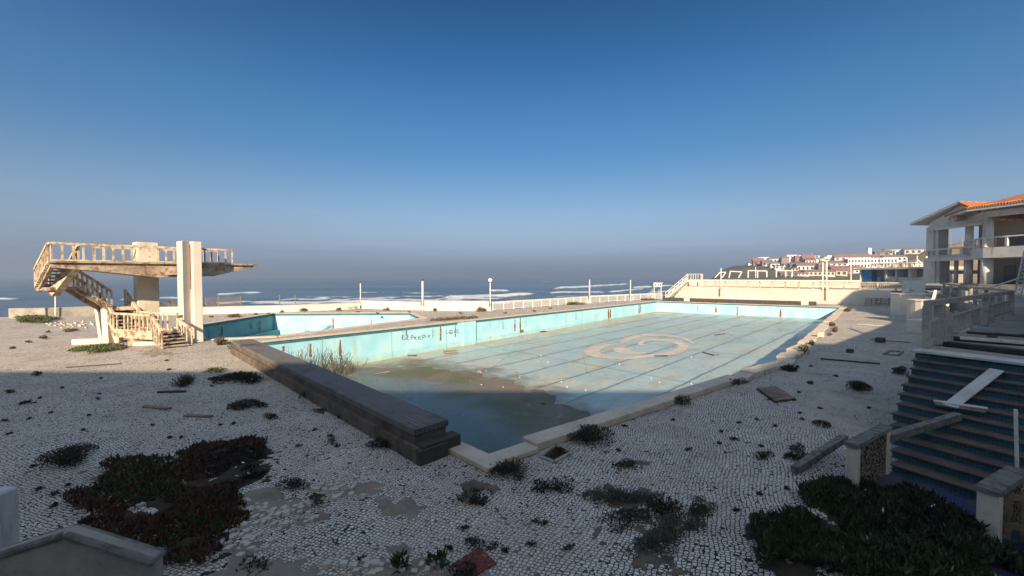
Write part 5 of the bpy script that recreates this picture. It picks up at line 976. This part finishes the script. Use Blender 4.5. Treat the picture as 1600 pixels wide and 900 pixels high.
# ================================================================== sea haze over the whole place
hz = NT('sea_haze'); hz.t.nodes.remove(hz.b); pv = hz.t.nodes.new('ShaderNodeVolumePrincipled'); pv.inputs['Color'].default_value = (0.75, 0.86, 0.99, 1); pv.inputs['Density'].default_value = 0.0010; pv.inputs['Anisotropy'].default_value = 0.45
hz.t.links.new(pv.outputs[0], hz.out.inputs['Volume'])
tag(MB().box((0, 5000, 18), (70000, 24000, 58)).build('haze', hz.m), kind='stuff')
# ================================================================== plants
def unit(a): return a/np.maximum(np.linalg.norm(a, axis=1, keepdims=True), 1e-6)
def leafmesh(name, c, d, L, W, mat, parent, kink=0.18):
    n = len(c); s = unit(np.cross(d, rng.normal(size=(n, 3)))); L = L[:, None]; W = W[:, None]; nn = np.cross(s, d)
    mid = c+d*L*0.45+nn*L*kink*0.3; v = np.stack([c, mid+s*W, c+d*L+nn*L*kink, mid-s*W], 1).reshape(-1, 3); i = np.arange(n)*4
    return npmesh(name, v, np.stack([i, i+1, i+2, i+3], 1), mat, parent)
def stemmesh(name, a, b, r, mat, parent):
    n = len(a); d = unit(b-a); x = unit(np.cross(d, rng.normal(size=(n, 3)))); y = np.cross(d, x); vs = []; fs = []
    for k in range(3):
        t = 2*math.pi*k/3; o = (x*math.cos(t)+y*math.sin(t))
        vs.append(a+o*r); vs.append(b+o*r*0.5)
    v = np.stack(vs, 1).reshape(-1, 3); i = np.arange(n)*6
    for k in range(3): fs.append(np.stack([i+2*k, i+2*k+1, i+2*((k+1) % 3)+1, i+2*((k+1) % 3)], 1))
    return npmesh(name, v, np.concatenate(fs), mat, parent)
def plant(px, py, wpx, hpx, kind, label, name='shrub', cat='shrub', z=0.0, dens=1.0, group='shrubs on the paving', deep=0.62):
    p = G(px, py, z); d = p.y; rx = max(wpx*d/642/2, 0.05); ry = rx*deep; hv = hpx*d/642; h = max(hv-1.5*ry*CAM_H/d, hv*0.38, 0.03)
    p = Vector((p.x*(1+ry*.6/d), p.y+ry*0.6, p.z)); t = thing(name, p, label, cat, group); o = np.array(p); az = math.atan2(p.x, p.y)
    q = np.array([[math.cos(az), math.sin(az), 0], [-math.sin(az), math.cos(az), 0], [0, 0, 1]])
    lump = rng.uniform(-0.75, 0.75, (7, 2)); lr = rng.uniform(0.3, 0.6, 7)
    def pts(n, fill=1.0):
        k = rng.integers(0, 7, n); a = rng.uniform(0, 2*math.pi, n); r = np.sqrt(rng.uniform(0, 1, n))*lr[k]; xy = lump[k]*0.85+np.stack([np.cos(a), np.sin(a)], 1)*r[:, None]
        rr = np.clip(np.linalg.norm(xy, axis=1), 0, 1.15); top = np.sqrt(np.clip(1.2-rr**2, 0.05, 1))*(0.6+0.45*((k*37) % 7)/6)
        return xy, top
    if kind in ('dark', 'grey', 'mat', 'bright', 'red', 'green'):
        sz = {'dark': .034, 'grey': .032, 'mat': .05, 'bright': .06, 'red': .07, 'green': .08}[kind]*(1.0 if d < 12 else min(2.2, d/12)); mat = {'mat': 'leaf_dark', 'grey': 'leaf_grey', 'bright': 'leaf_bright', 'dark': 'leaf_dark', 'red': 'leaf_red', 'green': 'leaf_green'}[kind]
        n = int(np.clip(dens*7.5*rx*ry/sz**2*(1+h/rx), 60, 6500)); xy, top = pts(n); z_ = rng.uniform(0.0, 1.0, n)**0.6*top*h
        c = np.stack([xy[:, 0]*rx, xy[:, 1]*ry, z_], 1)@q+o
        dr = unit(np.stack([xy[:, 0]*.8, xy[:, 1]*.8, np.full(n, 0.55)], 1)@q+rng.normal(size=(n, 3))*0.55); dr[:, 2] = np.abs(dr[:, 2])
        leafmesh('foliage', c, dr, sz*rng.uniform(.7, 1.7, n), sz*rng.uniform(.16, .34, n), mat, t)
        m = max(8, n//28); xy, top = pts(m); a = np.stack([xy[:, 0]*rx*.25, xy[:, 1]*ry*.25, np.zeros(m)], 1)@q+o; b = np.stack([xy[:, 0]*rx, xy[:, 1]*ry, top*h*1.08], 1)@q+o
        stemmesh('stems', a, b, 0.004 if d < 12 else .008, 'leaf_dry' if kind in ('grey', 'dark') else mat, t)
    else:                                                           # dry: stalks with seed heads
        n = int(np.clip(dens*rx*ry*900, 40, 420)); xy, top = pts(n); a = np.stack([xy[:, 0]*rx*.55, xy[:, 1]*ry*.55, np.zeros(n)], 1)@q+o
        b = np.stack([xy[:, 0]*rx, xy[:, 1]*ry, top*h*rng.uniform(.7, 1.15, n)], 1)@q+o; stemmesh('stems', a, b, 0.004 if d < 14 else .011, 'leaf_dry', t)
        m = n*4; k = rng.integers(0, n, m); f = rng.uniform(.25, 1.05, m)[:, None]; c = a[k]*(1-f)+b[k]*f; sz = .035 if d < 14 else .07
        leafmesh('foliage', c, unit(rng.normal(size=(m, 3))+np.array([0, 0, .6])), sz*rng.uniform(.6, 1.4, m), sz*rng.uniform(.2, .45, m), 'leaf_dark' if d < 16 else 'leaf_dry', t)
    return t
PL = [
 (100, 733, 130, 46, 'dark', 'large dark twiggy shrub alone on the paving at lower left'), (288, 605, 72, 24, 'dry', 'dry stalky shrub at the shadow edge left of the platform'),
 (385, 598, 100, 22, 'mat', 'wide dark mat of weeds against the middle of the timber platform'), (350, 597, 60, 13, 'mat', 'flat weed mat between the dry shrub and the platform'),
 (385, 642, 84, 14, 'mat', 'crooked dark weed mat on the paving below the platform weeds'), (420, 654, 36, 8, 'mat', 'short dark tail of weeds right of the crooked mat'),
 (58, 588, 20, 9, 'dark', 'small round dark shrub right at the shadow line on the left'), (42, 632, 38, 9, 'dry', 'flat dry weed near the left edge in the shade'), (14, 615, 18, 7, 'dark', 'tiny dark shrub at the left picture edge'),
 (480, 623, 28, 16, 'dark', 'round dark shrub against the side of the timber platform'), (457, 769, 58, 28, 'dark', 'round dark shrub at the right end of the red ice plant patch'),
 (497, 790, 40, 22, 'grey', 'grey-green herb tuft on the sand beside the ice plant patch'), (520, 693, 16, 12, 'dark', 'tiny round plant alone in the paving below the platform'), (527, 699, 9, 6, 'dark', 'tiny weed just right of the tiny round plant'),
 (605, 703, 66, 26, 'dark', 'dark shrub against the near end of the timber platform'), (540, 656, 34, 10, 'mat', 'low weed at the foot of the platform side'), (500, 645, 40, 6, 'dry', 'thin dry weed trailing toward the platform'),
 (1340, 612, 58, 22, 'dark', 'big dome shaped shrub on the paving right of the pool'), (1407, 586, 30, 16, 'dark', 'dark shrub at the left end of the upper blue stairs'), (1068, 634, 34, 21, 'dark', 'dark shrub growing against the pool coping, midway along the right side'),
 (922, 696, 95, 42, 'dark', 'largest dark shrub against the right pool coping'), (800, 744, 82, 40, 'dry', 'dry flowering shrub hugging the near corner of the pool'), (792, 746, 66, 26, 'dark', 'dense dark weed under the dry flowering shrub at the pool corner'),
 (1285, 667, 38, 14, 'dark', 'low oval weed clump in the middle of the right paving'), (1244, 718, 58, 20, 'dark', 'dark weed clump nearer the camera on the right paving'), (1246, 704, 30, 14, 'grey', 'grey herb tuft just behind the dark clump on the right'), (1192, 717, 40, 16, 'dark', 'dark tuft left of the double clump on the right paving'),
 (980, 734, 42, 16, 'mat', 'dark weeds filling a pit in the middle of the paving'), (738, 786, 74, 20, 'mat', 'weeds ringing the rusty soil pit near the pool corner'), (862, 768, 84, 14, 'mat', 'thin trail of weeds between the pit and the grey patch'),
 (965, 795, 125, 34, 'grey', 'upper grey herb patch right of the paving middle'), (1035, 800, 90, 20, 'mat', 'dark weed lobe at the right of the grey herb patch'), (985, 825, 90, 30, 'dark', 'dark middle clump of the grey herb patch'), (1060, 838, 100, 34, 'grey', 'right grey herb clump low in the picture'), (1018, 870, 110, 42, 'grey', 'lowest grey herb clump of the patch'),
 (1092, 803, 84, 24, 'grey', 'grey herb clump standing apart to the right of the patch'), (738, 858, 46, 22, 'dark', 'small dark shrub just above the red square plate'), (772, 860, 24, 16, 'dark', 'tiny dark shrub right above the red plate'),
 (635, 895, 42, 40, 'green', 'upright dark green succulent at the bottom left of the red plate'), (688, 889, 36, 30, 'green', 'green succulent nearest to the red plate on its left'), (712, 902, 66, 36, 'dark', 'dark shrub overlapping the lower left of the red plate'),
 (893, 862, 26, 12, 'dark', 'tiny double weed in the bottom middle of the paving'), (400, 893, 60, 26, 'dark', 'dark weed at the bottom edge below the loose stones'), (1146, 690, 18, 8, 'dark', 'tiny weed on the paving below the pool shrub'), (875, 710, 14, 14, 'dry', 'dry weed at the rim of the square pit'), (812, 752, 20, 16, 'dark', 'small weed right below the pool corner shrub'),
 (1145, 602, 26, 12, 'bright', 'green weed leaning over the right coping where the sunlight starts'), (1158, 601, 30, 13, 'dry', 'dry weed behind the right coping where the sunlight starts'), (1235, 580, 44, 12, 'dry', 'long dry weed behind the broken coping blocks'), (1256, 553, 22, 16, 'bright', 'yellow-green weed in a gap of the broken coping blocks'),
 (1304, 519, 18, 9, 'dry', 'dry tuft behind the coping at the middle of the sunlit strip'), (1300, 510, 16, 8, 'dry', 'dry tuft a little beyond the middle of the sunlit strip'), (1326, 487, 20, 7, 'dry', 'dry tuft at the far right corner of the pool'), (1268, 540, 14, 10, 'dry', 'dry tuft behind the last broken coping block'), (1295, 525, 10, 6, 'dark', 'round dark tuft on the sunlit strip beside the coping'),
 (345, 539, 34, 13, 'dry', 'brown dry shrub beside the front tower pillar'), (364, 548, 20, 13, 'bright', 'green shrub at the far end of the timber platform'), (398, 569, 14, 8, 'bright', 'bright green tuft lower along the platform side'), (420, 580, 34, 14, 'dry', 'dry weeds along the sunlit platform side'), (340, 583, 40, 10, 'bright', 'green weed at the shadow line near the platform'),
 (152, 551, 112, 13, 'bright', 'long green herb bed under the tower stairs'), (185, 546, 40, 8, 'dry', 'brown dry herbs at the back of the green herb bed'), (45, 506, 110, 15, 'bright', 'long green herb bed by the grey wall at far left'), (67, 530, 16, 6, 'dark', 'small dark shrub on the sunlit paving at left'), (45, 536, 10, 4, 'dark', 'tiny shrub below the small dark one on the sunlit left'), (110, 518, 34, 5, 'dry', 'dry weed strip behind the tower at left'), (190, 545, 20, 5, 'bright', 'green tuft under the tower landing'),
 (347, 489, 12, 8, 'dry', 'dark tuft in the gap of the sea wall right of the tower'), (367, 496, 30, 6, 'dry', 'low dry weeds on the deck beyond the diving pool'), (473, 486.5, 20, 7, 'dry', 'dry tuft at the sea wall above the diving pool'), (545, 483, 40, 8, 'bright', 'green weeds at the foot of the leftmost lamp post'), (530, 485.5, 14, 5, 'dry', 'dry tuft left of the leftmost lamp post'), (604, 485.5, 12, 6, 'dry', 'dry tuft between the two leftmost lamp posts'),
 (680, 486.5, 12, 6, 'dry', 'dry tuft right of the thick lamp post'), (752, 487, 20, 8, 'dry', 'dry weeds left of the globe lamp'), (897, 476.5, 40, 5, 'bright', 'flat green weeds before the slatted fence'), (1012, 469.5, 40, 4, 'dry', 'dry weed strip before the fence near the white stairs'), (1194, 470, 24, 9, 'dry', 'dry weeds at the foot of the far white wall'), (440, 489, 12, 4, 'dry', 'tiny dry tuft on the deck behind the diving pool corner'), (1415, 527, 0.1, 0.1, 'dry', ''),
]
for q_ in PL:
    if q_[5]: plant(*q_)
for px, py, wpx, hpx in ((120, 535, 8, 3), (75, 520, 8, 3), (20, 545, 8, 3), (300, 500, 10, 3), (400, 492, 8, 3), (420, 491, 8, 3), (560, 489, 8, 3), (590, 491, 8, 3), (640, 489, 8, 3), (720, 490, 8, 3), (330, 496, 10, 3), (310, 498, 10, 3), (835, 487, 8, 2.5), (790, 490, 8, 2.5), (860, 483, 8, 2.5)):
    plant(px, py, wpx, hpx, 'dry', 'tiny dry tuft scattered on the sunlit deck', 'weed_tuft', 'weed', group='tiny tufts scattered on the sunlit deck')
for px0, px1, py0, py1, n_ in ((0, 330, 600, 690, 14), (330, 520, 660, 720, 7), (150, 330, 560, 600, 3), (950, 1180, 650, 740, 7), (1180, 1380, 560, 660, 8), (1180, 1300, 640, 740, 5), (560, 900, 790, 880, 7), (1100, 1250, 745, 800, 4), (30, 150, 640, 800, 6)):
    for _ in range(n_):
        py = rng.uniform(py0, py1); s_ = rng.uniform(.35, 1.2)*(py-432)/200; plant(rng.uniform(px0, px1), py, 8*s_, 3.2*s_, 'dark', 'tiny dark weed sprig growing between shaded paving stones', 'weed_sprig', 'weed', group='tiny sprigs between the shaded paving stones', dens=.6)
# dry strip of weeds on the rim between the pools
tk = thing('weed_strip', G(715, 502), 'rusty brown strip of dead weeds on the walkway between the pools', 'weed'); n = 900
t_ = rng.uniform(0, 1, n); A_, B_ = np.array(G(676, 501.5)), np.array(G(742, 497)); c = A_+(B_-A_)*t_[:, None]+rng.normal(size=(n, 3))*np.array([.25, .22, 0]); c[:, 2] = rng.uniform(0.03, .12, n)
leafmesh('foliage', c, unit(rng.normal(size=(n, 3))+np.array([0, 0, .3])), rng.uniform(.1, .25, n), rng.uniform(.02, .05, n), 'leaf_dry', tk)
# reeds in the deep corner of the pool
rd = thing('reeds', UV(8.6, 24.0, -2.1), 'tall dry reeds growing in the deep left corner of the drained pool', 'reeds'); n = 260
u_ = rng.uniform(6.2, 10.6, n); v_ = 24.7-rng.uniform(0, 1, n)**1.5*1.6; a = np.stack([(u_-v_)*K, (u_+v_)*K, np.full(n, -2.15)], 1); hh = rng.uniform(.5, 1.75, n)*np.clip(1.25-np.abs(u_-7.8)/4, .3, 1)
b = a+np.stack([rng.normal(.15, .28, n), rng.normal(0, .25, n), hh], 1); stemmesh('stems', a, b, .013, 'leaf_dry', rd); m = 700; k = rng.integers(0, n, m); f = rng.uniform(.3, 1, m)[:, None]; leafmesh('foliage', a[k]*(1-f)+b[k]*f, unit(b[k]-a[k]+rng.normal(size=(m, 3))*.5), rng.uniform(.15, .45, m), rng.uniform(.008, .02, m), 'leaf_dry', rd)
# ice plant carpets
def inpoly(P_, x, y):
    ins = np.zeros(len(x), bool); k = len(P_)
    for i in range(k):
        (x1, y1), (x2, y2) = P_[i], P_[(i+1) % k]; c_ = ((y1 > y) != (y2 > y)) & (x < (x2-x1)*(y-y1)/(y2-y1+1e-12)+x1); ins ^= c_
    return ins
def vnoise(x, y, s, seed):
    r_ = np.random.default_rng(seed); g = r_.uniform(0, 1, (64, 64)); X, Y = x*s+200, y*s+200; i, j = np.floor(X).astype(int), np.floor(Y).astype(int); fx, fy = X-i, Y-j; fx = fx*fx*(3-2*fx); fy = fy*fy*(3-2*fy)
    a = g[i % 64, j % 64]; b = g[(i+1) % 64, j % 64]; c = g[i % 64, (j+1) % 64]; d = g[(i+1) % 64, (j+1) % 64]; return (a*(1-fx)+b*fx)*(1-fy)+(c*(1-fx)+d*fx)*fy
def carpet(name, poly_px, n, mats, label, hmax, L0, W0, seed, thr=0.38, edge=.25):
    P_ = [tuple(G(*p).xy) for p in poly_px]; xs, ys = zip(*P_); t = thing(name, (sum(xs)/len(xs), sum(ys)/len(ys), 0), label, 'ground plants')
    x = rng.uniform(min(xs)-edge, max(xs)+edge, n*3); y = rng.uniform(min(ys)-edge, max(ys)+edge, n*3)
    wx_, wy_ = x+(vnoise(x, y, 1.7, seed+5)-.5)*.9, y+(vnoise(x, y, 1.7, seed+6)-.5)*.9
    nz = vnoise(x, y, 1.3, seed)*.6+vnoise(x, y, 3.7, seed+1)*.4; ok = inpoly(P_, wx_, wy_) & (nz > thr); x, y, nz = x[ok][:n], y[ok][:n], nz[ok][:n]; m = len(x)
    hh = np.clip((nz-thr)/.3, .08, 1)*hmax; z = rng.uniform(0, 1, m)**.5*hh; d = unit(np.stack([rng.normal(0, .45, m), rng.normal(0, .45, m), np.full(m, 1.0)], 1)); k = vnoise(x, y, .9, seed+3)+rng.normal(0, .12, m)
    for i, mt in enumerate(mats):
        s = (k >= np.quantile(k, i/len(mats))) & (k <= np.quantile(k, (i+1)/len(mats))); c = np.stack([x[s], y[s], z[s]], 1); q = s.sum()
        leafmesh('foliage', c, d[s], L0*rng.uniform(.6, 1.4, q), W0*rng.uniform(.7, 1.3, q), mt, t, .25)
    return t
carpet('ice_plant_carpet', [(132, 772), (180, 732), (250, 735), (300, 705), (345, 692), (415, 697), (432, 720), (428, 752), (395, 770), (400, 812), (340, 850), (335, 885), (240, 895), (235, 850), (150, 835), (140, 800)], 14000, ['leaf_dark', 'leaf_red', 'leaf_red', 'leaf_red', 'leaf_green'], 'big carpet of red-brown ice plant spreading over the paving at lower left', .13, .075, .015, 3, .34)
carpet('ice_plant_carpet', [(1140, 852), (1165, 818), (1215, 808), (1262, 800), (1285, 772), (1340, 768), (1400, 776), (1440, 800), (1500, 830), (1530, 858), (1640, 870), (1640, 905), (1160, 905), (1150, 880)], 21000, ['leaf_green', 'leaf_green', 'leaf_dark'], 'big carpet of dark green ice plant filling the lower right corner', .20, .10, .015, 21, .30)
CARP = [[(160, 775), (250, 740), (300, 715), (345, 700), (405, 705), (420, 745), (385, 770), (390, 805), (335, 845), (325, 880), (250, 880), (240, 845), (165, 825)], [(1165, 850), (1185, 825), (1270, 812), (1295, 785), (1345, 778), (1440, 808), (1530, 862), (1620, 880), (1620, 905), (1180, 905)]]
# ---------------- bare soil and sand lying over the paving
def mound(name, poly_px, mat, h, seed, kind='structure'):
    P_ = [tuple(G(*p).xy) for p in poly_px]; xs, ys = zip(*P_); st_ = 0.045; X = np.arange(min(xs)-.3, max(xs)+.3, st_); Y = np.arange(min(ys)-.3, max(ys)+.3, st_); GX, GY = np.meshgrid(X, Y)
    best = np.full(GX.shape, 9.0)
    for i in range(len(P_)):
        a, b = np.array(P_[i]), np.array(P_[(i+1) % len(P_)]); ab = b-a; t = np.clip(((GX-a[0])*ab[0]+(GY-a[1])*ab[1])/(ab@ab), 0, 1); best = np.minimum(best, np.hypot(GX-a[0]-t*ab[0], GY-a[1]-t*ab[1]))
    s = np.where(inpoly(P_, GX.ravel(), GY.ravel()).reshape(GX.shape), best, -best)+(vnoise(GX.ravel(), GY.ravel(), 2.6, seed).reshape(GX.shape)-.5)*.5+(vnoise(GX.ravel(), GY.ravel(), 7, seed+1).reshape(GX.shape)-.5)*.16
    nz_ = vnoise(GX.ravel(), GY.ravel(), 4.3, seed+2)*.4+vnoise(GX.ravel(), GY.ravel(), 9, seed+4)*.35+vnoise(GX.ravel(), GY.ravel(), 19, seed+5)*.25; Z = h*np.clip(s/.5, -1, .55)+.001+(nz_.reshape(GX.shape)-.53)*h*3.0
    idx = np.arange(GX.size).reshape(GX.shape); f = np.stack([idx[:-1, :-1], idx[:-1, 1:], idx[1:, 1:], idx[1:, :-1]], -1).reshape(-1, 4); keep = (Z.ravel()[f] > -.01).any(1)
    return tag(npmesh(name, np.stack([GX, GY, Z], -1).reshape(-1, 3), f[keep], mat, smooth=True), kind=kind)
for i, (pp, mt, h) in enumerate((([(372, 790), (420, 762), (470, 768), (520, 790), (500, 806), (430, 815), (390, 812)], 'sand', .05), ([(552, 752), (575, 752), (625, 780), (662, 800), (655, 812), (620, 805), (575, 782)], 'sand', .07), ([(340, 890), (370, 865), (420, 888), (520, 896), (600, 892), (640, 882), (720, 884), (760, 900), (760, 930), (320, 930)], 'sand', .04),
     ([(920, 780), (960, 762), (1020, 772), (1035, 800), (1060, 830), (1040, 870), (1000, 872), (975, 830)], 'soil', .03), ([(560, 520), (760, 470), (760, 470)], 'soil', 0) , ([(707, 770), (738, 755), (772, 768), (765, 784), (730, 790), (710, 784)], 'soil', .08), ([(962, 722), (985, 714), (1000, 722), (990, 736), (968, 734)], 'soil', .04), ([(230, 545), (260, 541), (268, 556), (215, 556)], 'sand', .03), ([(140, 735), (240, 740), (210, 800), (150, 800)], 'soil', .02), ([(1350, 782), (1450, 800), (1520, 838), (1470, 845), (1380, 815)], 'soil', .05))):
    if h: mound('sand' if mt == 'sand' else 'soil', pp, mt, h, 40+i*3)
for i, pp in enumerate(CARP): mound('soil', pp, 'leafsoil', .035, 90+i*5)
# loose setts
def stone(p, s, mat='coping'):
    m_ = MB(); j = lambda: rng.uniform(-.25, .25)*s; b = [(p.x+dx*s/2+j()*.6, p.y+dy*s/2+j()*.6, p.z) for dx, dy in ((-1, -1), (1, -1), (1, 1), (-1, 1))]; t = [(x+j()*.3, y+j()*.3, p.z+s*.6+j()*.4) for x, y, z in b]; return m_.hexa(b, t)
ls = MB()
for cx, cy, sx_, sy_, n_ in ((430, 800, 60, 16, 70), (380, 845, 45, 25, 40), (200, 790, 60, 25, 25), (560, 885, 60, 12, 14), (260, 750, 90, 22, 20), (600, 890, 90, 10, 12), (520, 770, 40, 10, 30), (90, 512, 0, 0, 0)):
    for _ in range(n_):
        p = G(cx+rng.normal()*sx_*.6, cy+rng.normal()*sy_*.6); s_ = stone(p, rng.uniform(.05, .085)); ls.add(s_.v, s_.f)
tag(ls.build('loose_setts', 'sett_stone'), 'loose paving stones scattered around the red ice plant carpet', 'stones', None, 'stuff')
ls = MB()
for _ in range(55):
    p = G(rng.uniform(70, 150), 507+rng.normal()*3); s_ = stone(p, rng.uniform(.06, .15)); ls.add(s_.v, s_.f)
tag(ls.build('rubble', 'sett_stone'), 'pale rubble strewn over the deck behind the diving tower', 'rubble', None, 'stuff')
rk = MB()
for _ in range(40):
    p = AT(rng.uniform(195, 300), 470+rng.uniform(0, 10), 104); p.z -= 3.5; s = rng.uniform(2.5, 5); rk = MB(); rk.ball((p.x, p.y, p.z), s, 8, (1.2, .8, .8)); rk.v = [(x+rng.uniform(-.5, .5), y+rng.uniform(-.5, .5), z+rng.uniform(-.5, .5)) for x, y, z in rk.v]
    tag(rk.build('shore_rock', 'rock'), 'dark rock on the shore seen behind the tower pillars', 'rock', 'rocks on the shore')
# ================================================================== near concrete pieces at lower left
gp = [(-.02, 850), (100, 818), (240, 862), (246, 960), (-60, 960), (-60, 868)]; fr_ = [AT(px, py+12, 3.0) for px, py in gp]
t = thing('concrete_gable', fr_[1], 'gable-shaped grey concrete wall top at the lower left corner', 'wall'); bot = [p.copy() for p in fr_]
MB().slabs([Vector((p.x, 3.0, max(p.z, 0) if p.z > 1.2 else 0.0)) for p in fr_], (0, .10, 0)).build('wall', 'concrete', t, .02)
for a, b in ((fr_[5], fr_[1]), (fr_[1], fr_[2])):
    A_, B_ = Vector((a.x, 3.05, a.z-.03)), Vector((b.x, 3.05, b.z-.03)); MB().bar(A_, B_, .15, .05).build('coping', 'lichen', t, .015)
p = AT(2, 850, 3.4); q = AT(2, 768, 3.4); tag(MB().box((p.x-.02, p.y, q.z/2), (.14, .2, q.z)).build('concrete_post', 'facade', None, .015), 'pale concrete post cut by the left picture edge', 'post')
p = G(745, 878); rp2 = tag(MB().slabs([G(706, 884), G(748, 858), G(776, 882), G(735, 906)], (0, 0, .025)).build('red_plate', 'red'), 'square dark red plate set in the paving at the bottom', 'plate')
fm_ = MB(); PP = [G(843, 714.5), G(866, 723), G(894.5, 708), G(868.5, 695.5)]
for a, b in zip(PP, PP[1:]+PP[:1]): fm_.bar(a+UPV*.012, b+UPV*.012, .07, .05)
tag(fm_.build('pit_frame', 'concrete'), 'concrete rim of the square pit beside the pool coping', 'frame'); PW_ = MB()
for a, b in zip(PIT, PIT[1:]+PIT[:1]): PW_.add([a, b, b-UPV*.55, a-UPV*.55], [(0, 1, 2, 3)])
tag(PW_.build('pit_lining', 'soil'), kind='structure')
# ================================================================== planks, sticks, litter
def lying(a, b, w, h, mat, label, name='plank', cat='plank'):
    p, q = G(*a), G(*b); return tag(MB().bar(p+UPV*(h/2+.008), q+UPV*(h/2+.012), w, h).build(name, mat, None, .004), label, cat)
lying((226, 636), (265, 640), .12, .04, 'oldwood', 'short grey plank lying on the left paving, farther one'); lying((289, 650), (331, 652), .12, .03, 'oldwood', 'short grey plank lying on the left paving, nearer one')
lying((247, 614), (290, 613), .09, .05, 'darkwood', 'dark lath lying just before the dry stalky shrub'); lying((104, 575), (190, 569), .05, .03, 'darkwood', 'long thin rod lying on the sunlit left paving')
lying((1282, 561.5), (1375, 569.5), .10, .05, 'darkwood', 'long dark beam lying alone on the right paving'); lying((1300, 548), (1360, 543), .07, .04, 'oldwood', 'pale lath lying near the coping on the sunlit strip') if False else None
lying((1360, 531), (1424, 536), .06, .03, 'darkwood', 'thin dark stick lying at the edge of the sunlit strip'); lying((1340, 507), (1385, 510), .12, .04, 'board', 'pale board lying at the far edge of the sunlit strip'); lying((1395, 577), (1412, 580), .2, .06, 'darkwood', 'dark scrap by the shrub below the terrace railing')
lying((1283, 682), (1312, 712), .03, .025, 'metal', 'thin pale rod lying near the left parapet'); lying((1278, 500), (1299, 496), .10, .05, 'darkwood', 'dark stick by the far right coping')
pt_ = thing('pallet', G(1212, 617), 'greenish wooden pallet lying flat on the right paving', 'pallet'); c0_, c1_, c2_, c3_ = G(1183, 609), G(1212, 606.5), G(1243, 626), G(1212, 630)
for k in range(6):
    t0, t1 = k/6+.01, (k+1)/6-.02; a, b, c_, d_ = c0_.lerp(c3_, t0), c1_.lerp(c2_, t0), c1_.lerp(c2_, t1), c0_.lerp(c3_, t1); MB().hexa([x+UPV*.05 for x in (a, b, c_, d_)], [x+UPV*.075 for x in (a, b, c_, d_)]).build('slat', 'oldwood', pt_)
for t0 in (.03, .5, .97): MB().bar(c0_.lerp(c1_, t0)+UPV*.025, c3_.lerp(c2_, t0)+UPV*.025, .09, .046).build('bearer', 'darkwood', pt_)
fr2 = MB(); PP = [G(1381, 554.5), G(1404, 556.5), G(1410, 550.5), G(1390, 549)]
for a, b in zip(PP, PP[1:]+PP[:1]): fr2.bar(a+UPV*.03, b+UPV*.03, .09, .05)
tag(fr2.build('wooden_frame', 'oldwood'), 'empty square wooden frame lying on the right paving', 'frame')
for px, py, s, lb in ((1375, 535, .42, 'dark box standing at the edge of the sunlit strip'), (1328, 551, .28, 'small dark lump in the shade of the right paving'), (1266, 600, .16, 'small dark scrap in the middle of the right paving')):
    p = G(px, py); tag(MB().box((p.x, p.y, s*.32), (s, s*.8, s*.62), .5).build('dark_scrap', 'darkwood', None, .02), lb, 'scrap')
p = G(1284, 527.5); tag(MB().box((p.x, p.y+.1, .17), (.42, .34, .3), .9).build('stone_block', 'coping', None, .03), 'loose square coping stone standing off the pool edge', 'stone')
p = flat_on_floor(1004, 488); cr_ = thing('blue_crate', p, 'small blue crate at the foot of the left pool wall', 'crate'); MB().box((p.x, p.y-.3, p.z+.17), (.8, .5, .3), .6).build('body', 'blue', cr_); MB().box((p.x, p.y-.3, p.z+.335), (.86, .56, .03), .6).build('rim', 'blue', cr_)
p = flat_on_floor(704, 551); tag(MB().box((p.x, p.y, p.z+.06), (1.0, .6, .12), .4).build('broken_slab', 'sand', None, .03), 'flat broken slab at the foot of the graffiti wall', 'slab')
for a, b, w, lb in (((637, 556), (651, 556), .12, 'short brown stick at the foot of the graffiti wall'), ((845, 519), (853, 518), .25, 'dark rag at the foot of the left pool wall'), ((1023, 557), (1043, 556.5), .12, 'brown stick lying across the tail of the spiral'), ((557, 590), (608, 582), .05, 'long pale pole lying in the mud of the deep end'), ((1098, 551), (1116, 556), .08, 'thin brown stick right of the spiral'), ((1117, 524), (1133, 522), .1, 'dark branch on the far pool floor'), ((845, 632), (852, 633), .12, 'dark scrap floating at the edge of the puddle')):
    p, q = flat_on_floor(*a), flat_on_floor(*b); tag(MB().bar(p+UPV*.04, q+UPV*.04, w, .05).build('stick', 'board' if 'pale' in lb else 'darkwood'), lb, 'stick')
for px, py in ((781, 562), (841, 565), (782.5, 550), (856, 566), (786, 605.5), (735, 595), (1017.5, 592.5), (1030, 598), (760, 580), (751.5, 583), (886, 605), (915, 610), (906.5, 617), (702, 599), (752, 602), (825, 634), (968, 569), (845, 556), (1080, 558), (877, 597), (1017, 590), (1080, 600), (1120, 515), (940, 585), (690, 590), (812, 590)):
    p = flat_on_floor(px, py); tag(MB().ball(p+UPV*.02, rng.uniform(.03, .055), 6, (1, 1.2, .6)).build('white_pebble', 'globe'), 'small white bit of litter on the drained pool floor', 'litter', 'white litter on the pool floor')
for px, py in ((805, 584), (749, 582)): p = flat_on_floor(px, py); tag(MB().ball(p+UPV*.05, .14, 7, (1.2, 1, .6)).build('rubble_stone', 'sand'), 'tan stone lying on the drained pool floor', 'stone', 'tan stones on the pool floor')
for i in range(26):
    px = rng.uniform(1420, 1600); py = rng.uniform(506, 530); p = G(px, py, TZ)
    if (p-RA).dot(Vector((dn.y, -dn.x, 0))) > .5: tag(MB().box(p+UPV*.03, (rng.uniform(.1, .5), rng.uniform(.05, .2), .04), rng.uniform(0, 3)).build('wood_scrap', 'darkwood'), 'dark scrap of wood strewn on the terrace floor', 'scrap', 'scraps on the terrace')
